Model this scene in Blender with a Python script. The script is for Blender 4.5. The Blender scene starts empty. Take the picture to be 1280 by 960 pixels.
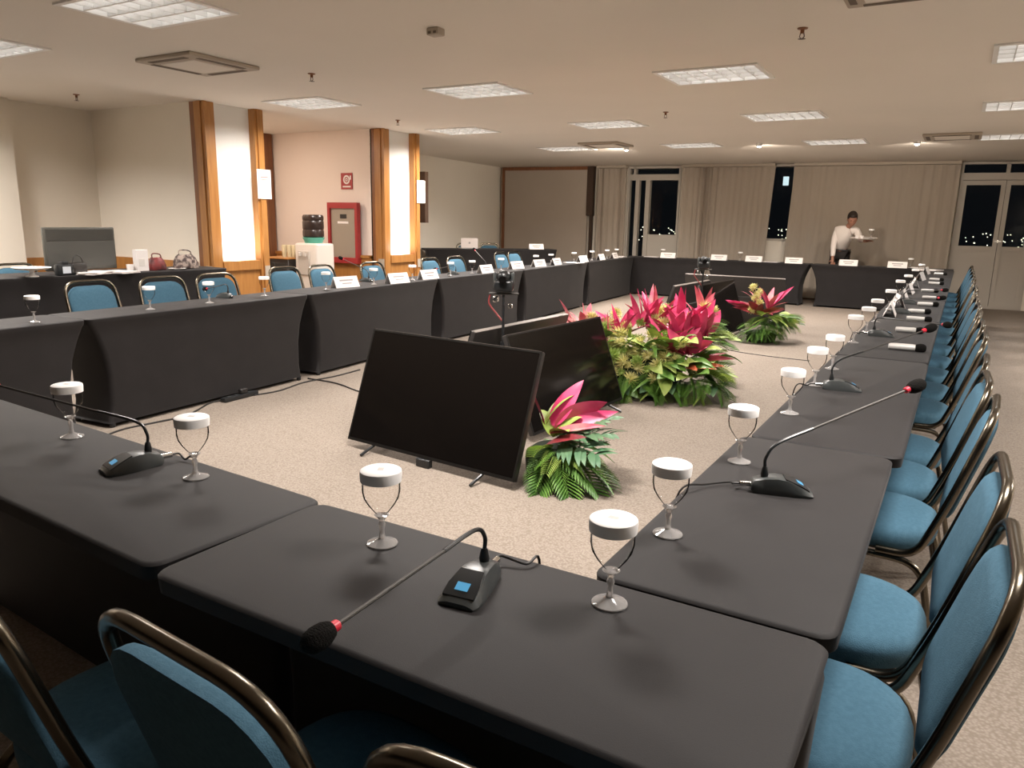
import bpy, bmesh, math, random
from mathutils import Vector, Matrix
R = math.radians
PI = math.pi
COL = bpy.context.scene.collection
SC = bpy.context.scene

# ------------------------------------------------------------------ camera
H = 1.42
YAW, PITCH, ROLL, FPX = 0.5313, 0.21497, 0.01907, 937.0
fwd = Vector((-math.sin(YAW)*math.cos(PITCH), math.cos(YAW)*math.cos(PITCH), -math.sin(PITCH)))
rt = Vector((math.cos(YAW), math.sin(YAW), 0)); up = rt.cross(fwd)
r2 = math.cos(ROLL)*rt + math.sin(ROLL)*up
u2 = -math.sin(ROLL)*rt + math.cos(ROLL)*up
cam = bpy.data.cameras.new('camera'); camo = bpy.data.objects.new('camera', cam); COL.objects.link(camo)
cam.sensor_width = 36; cam.lens = FPX/1280*36; cam.clip_start = .02; cam.clip_end = 300
camo.matrix_world = Matrix(((r2.x, u2.x, -fwd.x, 0), (r2.y, u2.y, -fwd.y, 0), (r2.z, u2.z, -fwd.z, H), (0, 0, 0, 1)))
SC.camera = camo

def ray(x, y): return r2*(x-640) - u2*(y-480) + fwd*FPX
def onZ(x, y, z): d = ray(x, y); return Vector((0, 0, H)) + d*((z-H)/d.z)
def onY(x, y, Y): d = ray(x, y); return Vector((0, 0, H)) + d*(Y/d.y)
def onX(x, y, X): d = ray(x, y); return Vector((0, 0, H)) + d*(X/d.x)

# ------------------------------------------------------------------ materials
MATS = {}
def mat(name, col=(.5, .5, .5), rough=.6, metal=0, spec=.5, emit=None, estr=0, noise=None, bump=None, sheen=0, coat=0, alpha=None, trans=0, ior=1.45):
    if name in MATS: return MATS[name]
    m = bpy.data.materials.new(name); m.use_nodes = True; MATS[name] = m
    nt = m.node_tree; b = nt.nodes['Principled BSDF']
    b.inputs['Base Color'].default_value = (*col, 1); b.inputs['Roughness'].default_value = rough
    b.inputs['Metallic'].default_value = metal; b.inputs['Specular IOR Level'].default_value = spec
    if sheen: b.inputs['Sheen Weight'].default_value = sheen; b.inputs['Sheen Roughness'].default_value = .5
    if coat: b.inputs['Coat Weight'].default_value = coat
    if trans: b.inputs['Transmission Weight'].default_value = trans; b.inputs['IOR'].default_value = ior
    if emit: b.inputs['Emission Color'].default_value = (*emit, 1); b.inputs['Emission Strength'].default_value = estr
    if noise or bump:
        tc = nt.nodes.new('ShaderNodeTexCoord')
    if noise:   # (scale, colour2, (sx,sy,sz), lo, hi)
        sc, c2, st, lo, hi = noise
        mp = nt.nodes.new('ShaderNodeMapping'); mp.inputs['Scale'].default_value = st
        n = nt.nodes.new('ShaderNodeTexNoise'); n.inputs['Scale'].default_value = sc; n.inputs['Detail'].default_value = 4
        rp = nt.nodes.new('ShaderNodeValToRGB'); rp.color_ramp.elements[0].position = lo; rp.color_ramp.elements[1].position = hi
        rp.color_ramp.elements[0].color = (*col, 1); rp.color_ramp.elements[1].color = (*c2, 1)
        nt.links.new(tc.outputs['Object'], mp.inputs[0]); nt.links.new(mp.outputs[0], n.inputs[0])
        nt.links.new(n.outputs[0], rp.inputs[0]); nt.links.new(rp.outputs[0], b.inputs['Base Color'])
    if bump:    # (scale, strength)
        n2 = nt.nodes.new('ShaderNodeTexNoise'); n2.inputs['Scale'].default_value = bump[0]; n2.inputs['Detail'].default_value = 3
        bp = nt.nodes.new('ShaderNodeBump'); bp.inputs['Strength'].default_value = bump[1]; bp.inputs['Distance'].default_value = .01
        nt.links.new(tc.outputs['Object'], n2.inputs[0]); nt.links.new(n2.outputs[0], bp.inputs['Height']); nt.links.new(bp.outputs[0], b.inputs['Normal'])
    return m

M_wall = mat('wall paint', (.84, .78, .68), .8, noise=(1.2, (.81, .75, .65), (1, 1, 1), .35, .7))
M_pink = mat('peach wall paint', (.82, .72, .65), .8)
M_ceil = mat('ceiling paint', (.78, .725, .655), .85, noise=(.8, (.75, .70, .63), (1, 1, 1), .35, .7))
M_black = mat('black stretch cloth', (.013, .0112, .0115), .66, spec=.28, sheen=.05, noise=(6, (.0165, .0145, .0148), (1, 1, 1), .3, .7), bump=(500, .08))
M_blue = mat('blue seat fabric', (.053, .125, .182), .9, spec=.2, noise=(90, (.068, .150, .215), (1, 1, 1), .3, .7), bump=(350, .2))
M_frame = mat('bronze chair tube', (.15, .13, .10), .25, metal=1)
M_glass = mat('clear stem glass', (.93, .90, .88), .08, trans=.72, ior=1.45, spec=.8)
M_lid = mat('white paper lid', (.97, .955, .94), .7)
M_lidp = mat('pale grey print', (.62, .58, .56), .7)
M_blackp = mat('black plastic', (.018, .019, .02), .3, spec=.5)
M_greyp = mat('dark grey plastic', (.05, .055, .055), .35)
M_foam = mat('black foam', (.012, .011, .010), .95, spec=.1, bump=(400, .8))
M_neck = mat('gooseneck steel', (.085, .08, .075), .45, metal=.5)
M_red = mat('red ring plastic', (.75, .03, .06), .4)
M_lcd = mat('blue display', (.05, .2, .35), .3, emit=(.12, .45, .75), estr=.45)
M_chrome = mat('chrome', (.75, .74, .72), .15, metal=1)
M_screen = mat('glossy dark screen', (.005, .004, .0035), .12, spec=.3)
M_bezel = mat('black bezel', (.010, .009, .008), .3, spec=.4)
M_tvback = mat('dark television back', (.03, .026, .024), .4)
M_woodd = mat('brown wood', (.17, .065, .025), .42, noise=(5, (.25, .10, .038), (6, 6, .6), .3, .75))
M_wood = mat('honey wood', (.36, .155, .04), .4, noise=(5, (.46, .215, .062), (6, 6, .6), .3, .75))
M_woodv = mat('dark wood', (.05, .026, .014), .5)
M_white = mat('white paint', (.62, .57, .51), .5)
M_paper = mat('white paper', (.85, .80, .77), .7)
M_ink = mat('grey print', (.35, .32, .31), .7)
M_inkr = mat('red print', (.6, .25, .22), .7)
M_redp = mat('red paint', (.36, .03, .032), .45)
M_curt = mat('beige grey curtain', (.40, .345, .285), .9, noise=(3, (.375, .32, .26), (2, 2, .3), .3, .7))
M_part = mat('grey brown partition', (.42, .36, .30), .75, noise=(2, (.40, .34, .28), (1, 1, 1), .3, .7))
M_pane = mat('night window glass', (.012, .012, .010), .06, spec=.5)
M_door = mat('off white door', (.47, .43, .375), .55)
M_skin = mat('skin', (.36, .17, .11), .55)
M_hair = mat('dark hair', (.022, .013, .008), .6)
M_shirt = mat('white shirt', (.78, .71, .66), .8)
M_trous = mat('black trousers', (.02, .016, .014), .8)
M_silver = mat('silver tray metal', (.75, .73, .7), .25, metal=1)
M_green = mat('green leaf', (.045, .13, .022), .4, noise=(7, (.16, .30, .05), (1, 1, 1), .3, .72))
M_greenl = mat('light green leaf', (.20, .34, .05), .45, noise=(9, (.46, .52, .16), (1, 1, 1), .3, .75))
M_greenb = mat('bluish green leaf', (.05, .14, .07), .38, noise=(7, (.16, .27, .14), (1, 1, 1), .3, .72))
M_pink2 = mat('magenta leaf', (.50, .012, .10), .4, noise=(9, (.72, .09, .22), (1, 1, 1), .3, .72))
M_pink3 = mat('pale pink leaf', (.60, .06, .14), .45, noise=(8, (.74, .30, .28), (1, 1, 1), .3, .72))
M_burg = mat('burgundy leaf', (.14, .012, .022), .4, noise=(8, (.32, .04, .05), (1, 1, 1), .3, .72))
M_yel = mat('yellow green blossom', (.60, .56, .18), .6, noise=(20, (.74, .68, .34), (1, 1, 1), .3, .7))
M_orange = mat('orange leaf', (.55, .12, .05), .5)
M_tube = mat('lit fluorescent tube', (.9, .9, .9), .4, emit=(1, .97, .94), estr=4)
M_refl = mat('white reflector', (.86, .85, .83), .35)
M_louv = mat('white louver blade', (.8, .79, .77), .3, spec=.6)
M_grille = mat('beige grille', (.42, .36, .29), .6)
M_slot = mat('dark grille slot', (.14, .11, .085), .8)
M_rubber = mat('black rubber cable', (.014, .012, .011), .5)
M_disp = mat('cream dispenser body', (.66, .60, .54), .4)
M_bottle = mat('dark water bottle', (.035, .022, .018), .25)
M_teal = mat('teal collar', (.10, .40, .30), .4)
M_alu = mat('aluminium frame', (.42, .38, .33), .4)

# floor carpet: small looped weave
def carpet():
    m = bpy.data.materials.new('beige loop carpet'); m.use_nodes = True; nt = m.node_tree; b = nt.nodes['Principled BSDF']
    tc = nt.nodes.new('ShaderNodeTexCoord')
    v = nt.nodes.new('ShaderNodeTexVoronoi'); v.inputs['Scale'].default_value = 95
    n = nt.nodes.new('ShaderNodeTexNoise'); n.inputs['Scale'].default_value = 1.3; n.inputs['Detail'].default_value = 3
    r1 = nt.nodes.new('ShaderNodeValToRGB'); r1.color_ramp.elements[0].color = (.315, .27, .228, 1); r1.color_ramp.elements[1].color = (.225, .185, .15, 1)
    r1.color_ramp.elements[0].position = .15; r1.color_ramp.elements[1].position = .75
    mx = nt.nodes.new('ShaderNodeMix'); mx.data_type = 'RGBA'; mx.blend_type = 'MULTIPLY'; mx.inputs[0].default_value = .25
    rr = nt.nodes.new('ShaderNodeValToRGB'); rr.color_ramp.elements[0].position = .3; rr.color_ramp.elements[1].position = .7
    rr.color_ramp.elements[0].color = (.8, .8, .8, 1)
    nt.links.new(tc.outputs['Object'], v.inputs['Vector']); nt.links.new(tc.outputs['Object'], n.inputs['Vector'])
    nt.links.new(v.outputs['Distance'], r1.inputs[0]); nt.links.new(n.outputs[0], rr.inputs[0])
    nt.links.new(r1.outputs[0], mx.inputs[6]); nt.links.new(rr.outputs[0], mx.inputs[7]); nt.links.new(mx.outputs[2], b.inputs['Base Color'])
    bp = nt.nodes.new('ShaderNodeBump'); bp.inputs['Strength'].default_value = .35; bp.inputs['Distance'].default_value = .004
    nt.links.new(v.outputs['Distance'], bp.inputs['Height']); nt.links.new(bp.outputs[0], b.inputs['Normal'])
    b.inputs['Roughness'].default_value = .9; b.inputs['Specular IOR Level'].default_value = .2
    return m
M_carpet = carpet()

# thin blown glass for the bowls: mostly see-through, shiny towards the rim
def thin():
    m = bpy.data.materials.new('thin bowl glass'); m.use_nodes = True; nt = m.node_tree; nt.nodes.clear()
    o = nt.nodes.new('ShaderNodeOutputMaterial'); mx = nt.nodes.new('ShaderNodeMixShader'); t = nt.nodes.new('ShaderNodeBsdfTransparent')
    g = nt.nodes.new('ShaderNodeBsdfGlossy'); g.inputs['Roughness'].default_value = .03
    lw = nt.nodes.new('ShaderNodeLayerWeight'); lw.inputs['Blend'].default_value = .08
    t.inputs[0].default_value = (.97, .965, .96, 1)
    nt.links.new(lw.outputs['Fresnel'], mx.inputs[0]); nt.links.new(t.outputs[0], mx.inputs[1]); nt.links.new(g.outputs[0], mx.inputs[2]); nt.links.new(mx.outputs[0], o.inputs[0])
    return m
M_thin = thin()
def night_pane():
    m = thin(); m.name = 'night window pane'; n = m.node_tree.nodes
    for q in n:
        if q.type == 'BSDF_TRANSPARENT': q.inputs[0].default_value = (.75, .78, .76, 1)
        if q.type == 'LAYER_WEIGHT': q.inputs['Blend'].default_value = .12
    return m
M_pane = night_pane()

# ------------------------------------------------------------------ mesh builder
class MB:
    def __init__(s): s.v = []; s.f = []; s.sm = []
    def add(s, vs, fs, smooth=False, M=None):
        o = len(s.v)
        for p in vs:
            p = Vector(p)
            if M: p = M @ p
            s.v.append(p)
        for f in fs: s.f.append([i+o for i in f]); s.sm.append(smooth)
        return s
    def box(s, x0, x1, y0, y1, z0, z1, M=None):
        vs = [(x, y, z) for z in (z0, z1) for y in (y0, y1) for x in (x0, x1)]
        return s.add(vs, [(0, 2, 3, 1), (4, 5, 7, 6), (0, 1, 5, 4), (2, 6, 7, 3), (0, 4, 6, 2), (1, 3, 7, 5)], False, M)
    def rbox(s, x0, x1, y0, y1, z0, z1, b=.01, seg=2, M=None):
        bm = bmesh.new(); bmesh.ops.create_cube(bm, size=1)
        for v in bm.verts:
            v.co = Vector((x0+(v.co.x+.5)*(x1-x0), y0+(v.co.y+.5)*(y1-y0), z0+(v.co.z+.5)*(z1-z0)))
        bmesh.ops.bevel(bm, geom=bm.edges[:], offset=b, segments=seg, affect='EDGES', profile=.5)
        bm.verts.index_update()
        s.add([v.co.copy() for v in bm.verts], [[v.index for v in f.verts] for f in bm.faces], True, M); bm.free(); return s
    def rings(s, rs, closed=True, cap=True, smooth=True, M=None):
        n = len(rs[0]); vs = [p for r in rs for p in r]; fs = []
        for i in range(len(rs)-1):
            for j in range(n if closed else n-1):
                k = (j+1) % n; fs.append((i*n+j, i*n+k, (i+1)*n+k, (i+1)*n+j))
        if cap and closed:
            fs.append(tuple(range(n-1, -1, -1))); fs.append(tuple((len(rs)-1)*n+j for j in range(n)))
        return s.add(vs, fs, smooth, M)
    def lathe(s, prof, n=24, M=None, cap=True):
        return s.rings([[(r*math.cos(2*PI*j/n), r*math.sin(2*PI*j/n), z) for j in range(n)] for r, z in prof], True, cap, True, M)
    def tube(s, pts, r, n=8, M=None, cap=True):
        pts = [Vector(p) for p in pts]; rs = []
        rr = r if isinstance(r, (list, tuple)) else [r]*len(pts)
        prev = None
        for i, p in enumerate(pts):
            a = pts[max(i-1, 0)]; b = pts[min(i+1, len(pts)-1)]; t = (b-a).normalized()
            if prev is None:
                u = t.cross(Vector((0, 0, 1)))
                if u.length < .1: u = t.cross(Vector((1, 0, 0)))
                u.normalize()
            else:
                u = prev - t*prev.dot(t)
                if u.length < 1e-5: u = t.orthogonal()
                u.normalize()
            prev = u; w = t.cross(u)
            rs.append([p + (u*math.cos(2*PI*j/n) + w*math.sin(2*PI*j/n))*rr[i] for j in range(n)])
        return s.rings(rs, True, cap, True, M)
    def ell(s, c, rx, ry, rz, nu=14, nv=9, M=None):
        rs = []
        for i in range(nv):
            a = -PI/2 + PI*(i+.02)/(nv-1+.04) if 0 < i < nv-1 else (-PI/2+.04 if i == 0 else PI/2-.04)
            rs.append([(c[0]+rx*math.cos(a)*math.cos(2*PI*j/nu), c[1]+ry*math.cos(a)*math.sin(2*PI*j/nu), c[2]+rz*math.sin(a)) for j in range(nu)])
        return s.rings(rs, True, True, True, M)
    def mesh(s, name):
        me = bpy.data.meshes.new(name); me.from_pydata([tuple(v) for v in s.v], [], s.f)
        me.polygons.foreach_set('use_smooth', s.sm)
        me.update(); bm = bmesh.new(); bm.from_mesh(me); bmesh.ops.recalc_face_normals(bm, faces=bm.faces); bm.to_mesh(me); bm.free()
        try: me.set_sharp_from_angle(angle=R(40))
        except Exception: pass
        return me
    def build(s, name, m, parent=None, mods=None):
        o = bpy.data.objects.new(name, s.mesh(name)); COL.objects.link(o)
        o.data.materials.append(m)
        if parent: o.parent = parent
        return o

def smooth_path(pts, n=6):
    P = [Vector(p) for p in pts]; out = []
    P = [P[0]*2-P[1]] + P + [P[-1]*2-P[-2]]
    for i in range(1, len(P)-2):
        for k in range(n):
            t = k/n; a, b, c, d = P[i-1:i+3]
            out.append(.5*((2*b)+(-a+c)*t+(2*a-5*b+4*c-d)*t*t+(-a+3*b-3*c+d)*t**3))
    out.append(P[-2]); return out
def fillet(pts, rad, n=5):
    P = [Vector(p) for p in pts]; out = [P[0]]
    for i in range(1, len(P)-1):
        a = (P[i-1]-P[i]); b = (P[i+1]-P[i]); r = min(rad, a.length*.49, b.length*.49)
        A = P[i]+a.normalized()*r; B = P[i]+b.normalized()*r
        for k in range(n+1):
            t = k/n; out.append(A*(1-t)**2 + P[i]*2*t*(1-t) + B*t*t)
    out.append(P[-1]); return out

def tag(o, label, cat, group=None, kind=None):
    o['label'] = label; o['category'] = cat
    if group: o['group'] = group
    if kind: o['kind'] = kind
    return o
def thing(name, label, cat, loc=(0, 0, 0), rz=0, group=None):
    o = bpy.data.objects.new(name, None); o.empty_display_size = .1; COL.objects.link(o); o.location = loc; o.rotation_euler = (0, 0, rz)
    return tag(o, label, cat, group)
def struct(o): o['kind'] = 'structure'; return o
def dup(root, loc, rz, label, name=None, group=None):
    r = root.copy(); COL.objects.link(r); r.location = loc; r.rotation_euler = (0, 0, rz); r['label'] = label
    if group: r['group'] = group
    for ch in list(root.children):
        c = ch.copy(); COL.objects.link(c); c.parent = r
        for g in list(ch.children):
            d = g.copy(); COL.objects.link(d); d.parent = c
    return r
ORD = ['first', 'second', 'third', 'fourth', 'fifth', 'sixth', 'seventh', 'eighth', 'ninth', 'tenth', 'eleventh', 'twelfth', 'thirteenth', 'fourteenth', 'fifteenth', 'sixteenth', 'seventeenth', 'eighteenth', 'nineteenth', 'twentieth']

# ------------------------------------------------------------------ room shell
CZ = 2.60
def BWY(x): return 16.15 + .10*x
def onback(x, y, off=0):
    d = ray(x, y); t = (16.15-off)/(d.y-.10*d.x); return Vector((0, 0, H))+d*t
struct(MB().box(-9.6, 4.0, -3, 17, -.05, 0).build('floor', M_carpet))
FX = [(-4.30, 3.0), (-6.4, 3.05), (-2.05, 3.0), (.26, 2.25), (-8.35, 3.1),  # last of these is an added unseen light for the left walls
      (-6.15, 6.15), (-4.08, 6.22), (-1.9, 6.36), (.42, 6.42),
      (-6.05, 8.85), (-3.95, 8.95), (-1.87, 9.0), (.40, 9.05),
      (-5.85, 11.6), (-3.78, 11.75), (-1.75, 11.95), (.40, 12.0), (2.7, 5.0), (2.7, 9.2)]
FW, FD = .78, .60
xs = sorted(set([-9.6, 4.0] + [v for x, y in FX for v in (round(x-FW/2, 3), round(x+FW/2, 3))]))
ys = sorted(set([-3, 17] + [v for x, y in FX for v in (round(y-FD/2, 3), round(y+FD/2, 3))]))
cb = MB()
for i in range(len(xs)-1):
    for j in range(len(ys)-1):
        cx, cy = (xs[i]+xs[i+1])/2, (ys[j]+ys[j+1])/2
        if any(abs(cx-x) < FW/2 and abs(cy-y) < FD/2 for x, y in FX): continue
        cb.add([(xs[i], ys[j], CZ), (xs[i+1], ys[j], CZ), (xs[i+1], ys[j+1], CZ), (xs[i], ys[j+1], CZ)], [(0, 1, 2, 3)])
struct(cb.build('ceiling', M_ceil))
def wallbox(name, x0, x1, y0, y1, z0=0, z1=CZ, m=M_wall): return struct(MB().box(x0, x1, y0, y1, z0, z1).build(name, m))
wallbox('wall_left', -9.6, -9.02, -3, 4.55)
wallbox('wall_left.001', -9.6, -9.15, 4.55, 5.53)
wallbox('wall_left.002', -9.6, -7.34, 5.53, 6.22)
wallbox('wall_left.003', -9.6, -9.10, 6.22, 8.20, m=M_pink)
wallbox('wall_left.004', -9.6, -7.12, 8.20, 8.90, m=M_pink)
struct(MB().add([(-8.75, 8.9, 0), (-8.75, 8.9, CZ), (-9.35, 15.3, CZ), (-9.35, 15.3, 0), (-9.6, 8.9, 0), (-9.6, 8.9, CZ), (-9.6, 15.3, CZ), (-9.6, 15.3, 0)],
    [(0, 3, 2, 1), (4, 5, 6, 7), (0, 1, 5, 4), (3, 7, 6, 2), (1, 2, 6, 5), (0, 4, 7, 3)]).build('wall_left.005', M_wall))
wallbox('wall_right', 3.8, 4.0, -3, 17)
wallbox('wall_front', -9.6, 4, -3, -2.9, m=mat('light absorbing rear wall', (.05, .045, .04), .8))  # unseen wall, coloured dark to keep bounce light off the front chair backs
def bwbox(mb, xa, xb, off0, off1, z0, z1):   # box on the back wall, off = distance in front of wall plane
    vs = []
    for z in (z0, z1):
        for off in (off0, off1):
            for x in (xa, xb): vs.append((x, BWY(x)-off, z))
    return mb.add(vs, [(0, 1, 3, 2), (4, 6, 7, 5), (0, 4, 5, 1), (2, 3, 7, 6), (0, 2, 6, 4), (1, 5, 7, 3)])
# openings in the back wall
X1a, X1b = onback(784, 250).x, onback(850, 250).x        # window left of centre
X2a, X2b = onback(958, 250).x, onback(992, 250).x        # narrow window
X3a = onback(1197, 250).x; X3b = X3a+1.22                 # glazed double door
for k, (a, b, z0, z1) in enumerate([(-9.6, X1a, 0, CZ), (X1b, X2a, 0, CZ), (X2b, X3a, 0, CZ), (X3b, 4, 0, CZ), (X2a, X2b, 0, 1.12)]):
    w = MB(); bwbox(w, a, b, 0, -.2, z0, z1)
    struct(w.build('wall_back' if k == 0 else 'wall_back.%03d' % k, M_wall))
# wooden dado on the stepped left walls
d = MB().box(-9.15, -9.12, 4.56, 5.53, 0, .90).box(-9.12, -7.36, 5.49, 5.53, 0, .90)
struct(d.build('trim_1', M_wood))
d = MB().box(-9.10, -9.06, 6.24, 8.2, 0, .88).box(-9.06, -7.14, 8.15, 8.2, 0, .88).box(-9.06, -7.14, 8.13, 8.2, .86, .9)
struct(d.build('trim_2', M_wood))
# door casing in the corner of the alcove
struct(MB().box(-9.10, -9.0, 8.02, 8.16, 0, CZ-.002).build('trim_3', M_woodd))
# skirting along the back wall right of the tables
d = MB(); bwbox(d, X2b, X3a, .0, .02, 0, .12); struct(d.build('baseboard_back', M_woodd))

# ------------------------------------------------------------------ lit pillars
def pillar(y0, xf, label, sign_z, sign_label, panel_w=.52):
    t = thing('pillar', label, 'pillar', (xf, y0, 0))
    yp0 = .14; yp1 = yp0+panel_w; yp2 = yp1+.13
    # wood post with layered moulding on its camera side
    MB().box(-.24, -.17, 0, .10, 0, CZ-.002).build('corner_post', M_woodd, t)  # darker wood paints in the shadow on the left strip
    b = MB().box(-.17, 0, 0, .035, 0, CZ-.002).box(-.17, -.02, .035, yp0, 0, CZ-.002).box(-.12, -.05, -.015, 0, 0, CZ-.002).build('front_post', M_wood, t)
    MB().box(-.24, .0, yp1, yp2, 0, CZ-.002).box(0, .02, yp1+.03, yp2-.03, 0, CZ-.002).build('rear_post', M_wood, t)
    MB().box(-.16, -.09, yp0, yp1, .86, CZ-.002).build('white_panel', mat('white back panel', (.80, .78, .74), .6), t)
    MB().box(-.09, -.005, yp0, yp1, .80, .905).box(-.09, -.03, yp0, yp1, 0, .80).build('base_panel', M_wood, t)
    MB().box(-.11, -.01, -.022, -.015, .74, .86).build('socket_plate', M_grille, t)
    MB().box(.02, .027, yp1+.035, yp2-.02, .72, .84).build('socket_plate', M_grille, t)
    # concealed uplight behind the ledge
    ld = bpy.data.lights.new('panel_uplight', 'AREA'); ld.shape = 'RECTANGLE'; ld.size = panel_w-.04; ld.size_y = .05; ld.energy = PIL_W; ld.color = (1, .95, .86)
    lo = bpy.data.objects.new('panel_uplight', ld); COL.objects.link(lo); lo.parent = t
    lo.location = (-.035, (yp0+yp1)/2, .915); lo.rotation_euler = (PI, R(14), PI/2)
    lo.rotation_euler = Vector((-.42, 0, 1)).to_track_quat('-Z', 'X').to_euler()
    return t
PIL_W = 9
pillar(5.53, -7.10, 'wood-framed pillar with glowing white panel, nearer one, beside the handbags', 1.78, '')
pillar(8.20, -6.90, 'wood-framed pillar with glowing white panel, farther one, beyond the water dispenser', 1.78, '')
def sheet(p, w, h, label, g='signs on pillars'):
    t = thing('paper_sign', label, 'sign', p, 0, g)
    MB().box(0, .006, -w/2, w/2, -h/2, h/2).build('sheet', M_paper, t)
    MB().box(.006, .0075, -w*.28, w*.28, h*.22, h*.26).box(.006, .0075, -w*.22, w*.22, h*.14, h*.17).build('printed_line', M_inkr, t)
    return t
sheet((-7.075, 6.27, 1.775), .20, .33, 'white paper sign on the nearer lit pillar')
sheet((-6.875, 8.98, 1.80), .19, .32, 'white paper sign on the farther lit pillar')
# dark board beyond the second pillar
b = MB().box(-7.14, -6.98, 9.22, 9.30, 1.36, 2.10).build('wall_board', M_woodv); tag(b, 'dark brown board edge beyond the farther lit pillar', 'board')

# ------------------------------------------------------------------ alcove things
p0 = onY(416, 255, 8.2); p1 = onY(453, 255, 8.2)
t = thing('hose_cabinet', 'red framed fire hose cabinet door on the peach wall', 'fire cabinet', ((p0.x+p1.x)/2, 8.13, 0))
w = (p1.x-p0.x)/2
MB().box(-w, -w+.045, -.05, .02, .78, 1.62).box(w-.045, w, -.05, .02, .78, 1.62).box(-w+.045, w-.045, -.05, .02, 1.54, 1.62).box(-w+.045, w-.045, -.05, .02, .78, .86).build('frame', M_redp, t)
MB().box(-w+.045, w-.045, -.02, .02, .86, 1.54).build('glass_panel', mat('frosted cabinet pane', (.34, .29, .23), .25), t)
MB().box(-.11, .09, -.024, -.02, 1.33, 1.36).build('label_strip', M_paper, t)
MB().box(-.06, .06, -.024, -.02, 1.40, 1.46).build('latch_plate', M_tvback, t)
p0 = onY(427, 216, 8.2); p1 = onY(441, 237, 8.2); cx, cz = (p0.x+p1.x)/2, (p0.z+p1.z)/2
t = thing('fire_sign', 'small red fire hose sign on the peach wall above the cabinet', 'sign', (cx, 8.195, cz))
MB().box(-.105, .105, -.008, 0, -.11, .11).build('plate', M_redp, t)
hs = MB()
for k in range(24):
    a0, a1 = 2*PI*k/24, 2*PI*(k+1)/24
    for r0, r1 in ((.038, .062), (.012, .024)):
        hs.add([(r0*math.cos(a0), -.0095, .02+r0*math.sin(a0)), (r1*math.cos(a0), -.0095, .02+r1*math.sin(a0)), (r1*math.cos(a1), -.0095, .02+r1*math.sin(a1)), (r0*math.cos(a1), -.0095, .02+r0*math.sin(a1))], [(0, 1, 2, 3)])
hs.box(.062, .085, -.0095, -.008, .02, .075)
hs.build('hose_symbol', M_paper, t)
MB().box(-.075, .075, -.0095, -.008, -.085, -.065).build('text_line', M_paper, t)

# water dispenser
pa = onY(373, 303, 7.45); pb = onY(412, 303, 7.45); cx = (pa.x+pb.x)/2
t = thing('water_dispenser', 'cream water dispenser topped with a dark bottle, by the fire cabinet', 'water dispenser', (cx, 7.45, 0))
MB().rbox(-.20, .20, -.16, .18, 0, pa.z, .03, 3).build('body', M_disp, t)
MB().rbox(-.13, .08, -.175, -.155, pa.z-.42, pa.z-.10, .008, 1).build('tap_recess', mat('dispenser recess', (.5, .45, .40), .5), t)
for sx in (-.07, .02): MB().rbox(sx-.015, sx+.015, -.21, -.17, pa.z-.17, pa.z-.12, .005, 1).build('tap', M_disp, t)
MB().lathe([(.05, pa.z-.01), (.115, pa.z), (.125, pa.z+.03), (.145, pa.z+.07), (.145, pa.z+.075)], 28).build('collar', M_teal, t)
MB().lathe([(.12, pa.z+.07), (.14, pa.z+.09), (.14, pa.z+.16), (.133, pa.z+.175), (.14, pa.z+.19), (.14, pa.z+.28), (.133, pa.z+.295), (.14, pa.z+.31), (.14, pa.z+.345), (.125, pa.z+.37), (.04, pa.z+.375)], 28).build('bottle', M_bottle, t)
# black side cabinet with cups
t = thing('low_cabinet', 'black low cabinet left of the water dispenser', 'cabinet', (cx-.50, 7.42, 0))
MB().rbox(-.25, .25, -.2, .2, 0, .85, .008, 1).build('body', mat('black cabinet', (.02, .016, .014), .5), t)
MB().rbox(-.26, .26, -.21, .21, .85, .87, .004, 1).build('top', M_wood, t)
MB().rbox(-.23, -.005, -.205, -.2, .05, .80, .002, 1).build('door', M_blackp, t)
MB().rbox(.005, .23, -.205, -.2, .05, .80, .002, 1).build('door', M_blackp, t)
for k, dx in enumerate((-.01, .09, .18)):
    b = MB().lathe([(.030, 0), (.036, .16), (.034, .163), (.02, .166)], 16).build('cup_stack', mat('cream paper cups', (.55, .47, .30), .6)); b.location = (cx-.50+dx, 7.40, .87)
    tag(b, 'stack of cream cups on the black cabinet, %s from the left' % ORD[k], 'cups', 'cup stacks')

# ------------------------------------------------------------------ back wall dressing
def pane(mb, xa, xb, z0, z1, off=-.08): return bwbox(mb, xa, xb, off, off-.01, z0, z1)
def frame(mb, xa, xb, z0, z1, w=.06, o0=.02, o1=-.1):
    bwbox(mb, xa, xa+w, o0, o1, z0, z1); bwbox(mb, xb-w, xb, o0, o1, z0, z1)
    bwbox(mb, xa+w, xb-w, o0, o1, z0, z0+w); bwbox(mb, xa+w, xb-w, o0, o1, z1-w, z1); return mb
# window 1 with side leaf
t = thing('window_1', '', '', (0, 0, 0)); del t['label']; del t['category']; struct(t)
zt = 2.42
f = frame(MB(), X1a, X1b, .02, CZ-.01, .05); bwbox(f, X1a+.05, X1b-.05, .02, -.1, 2.30, zt)
xm = onback(809, 250).x; bwbox(f, xm-.04, xm+.05, .02, -.1, .05, 2.30); xs2 = onback(797, 250).x; bwbox(f, xs2-.05, xs2+.03, .02, -.1, .05, 2.30)
bwbox(f, onback(793, 210).x, onback(796, 210).x, .02, -.1, zt, CZ-.01)
bwbox(f, xm+.05, X1b-.05, 0, -.07, .07, 1.18)
f.build('window_frame', M_door, t)
g = MB(); pane(g, X1a+.04, X1b-.04, .06, CZ-.03); g.build('window_pane', M_pane, t)
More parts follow.
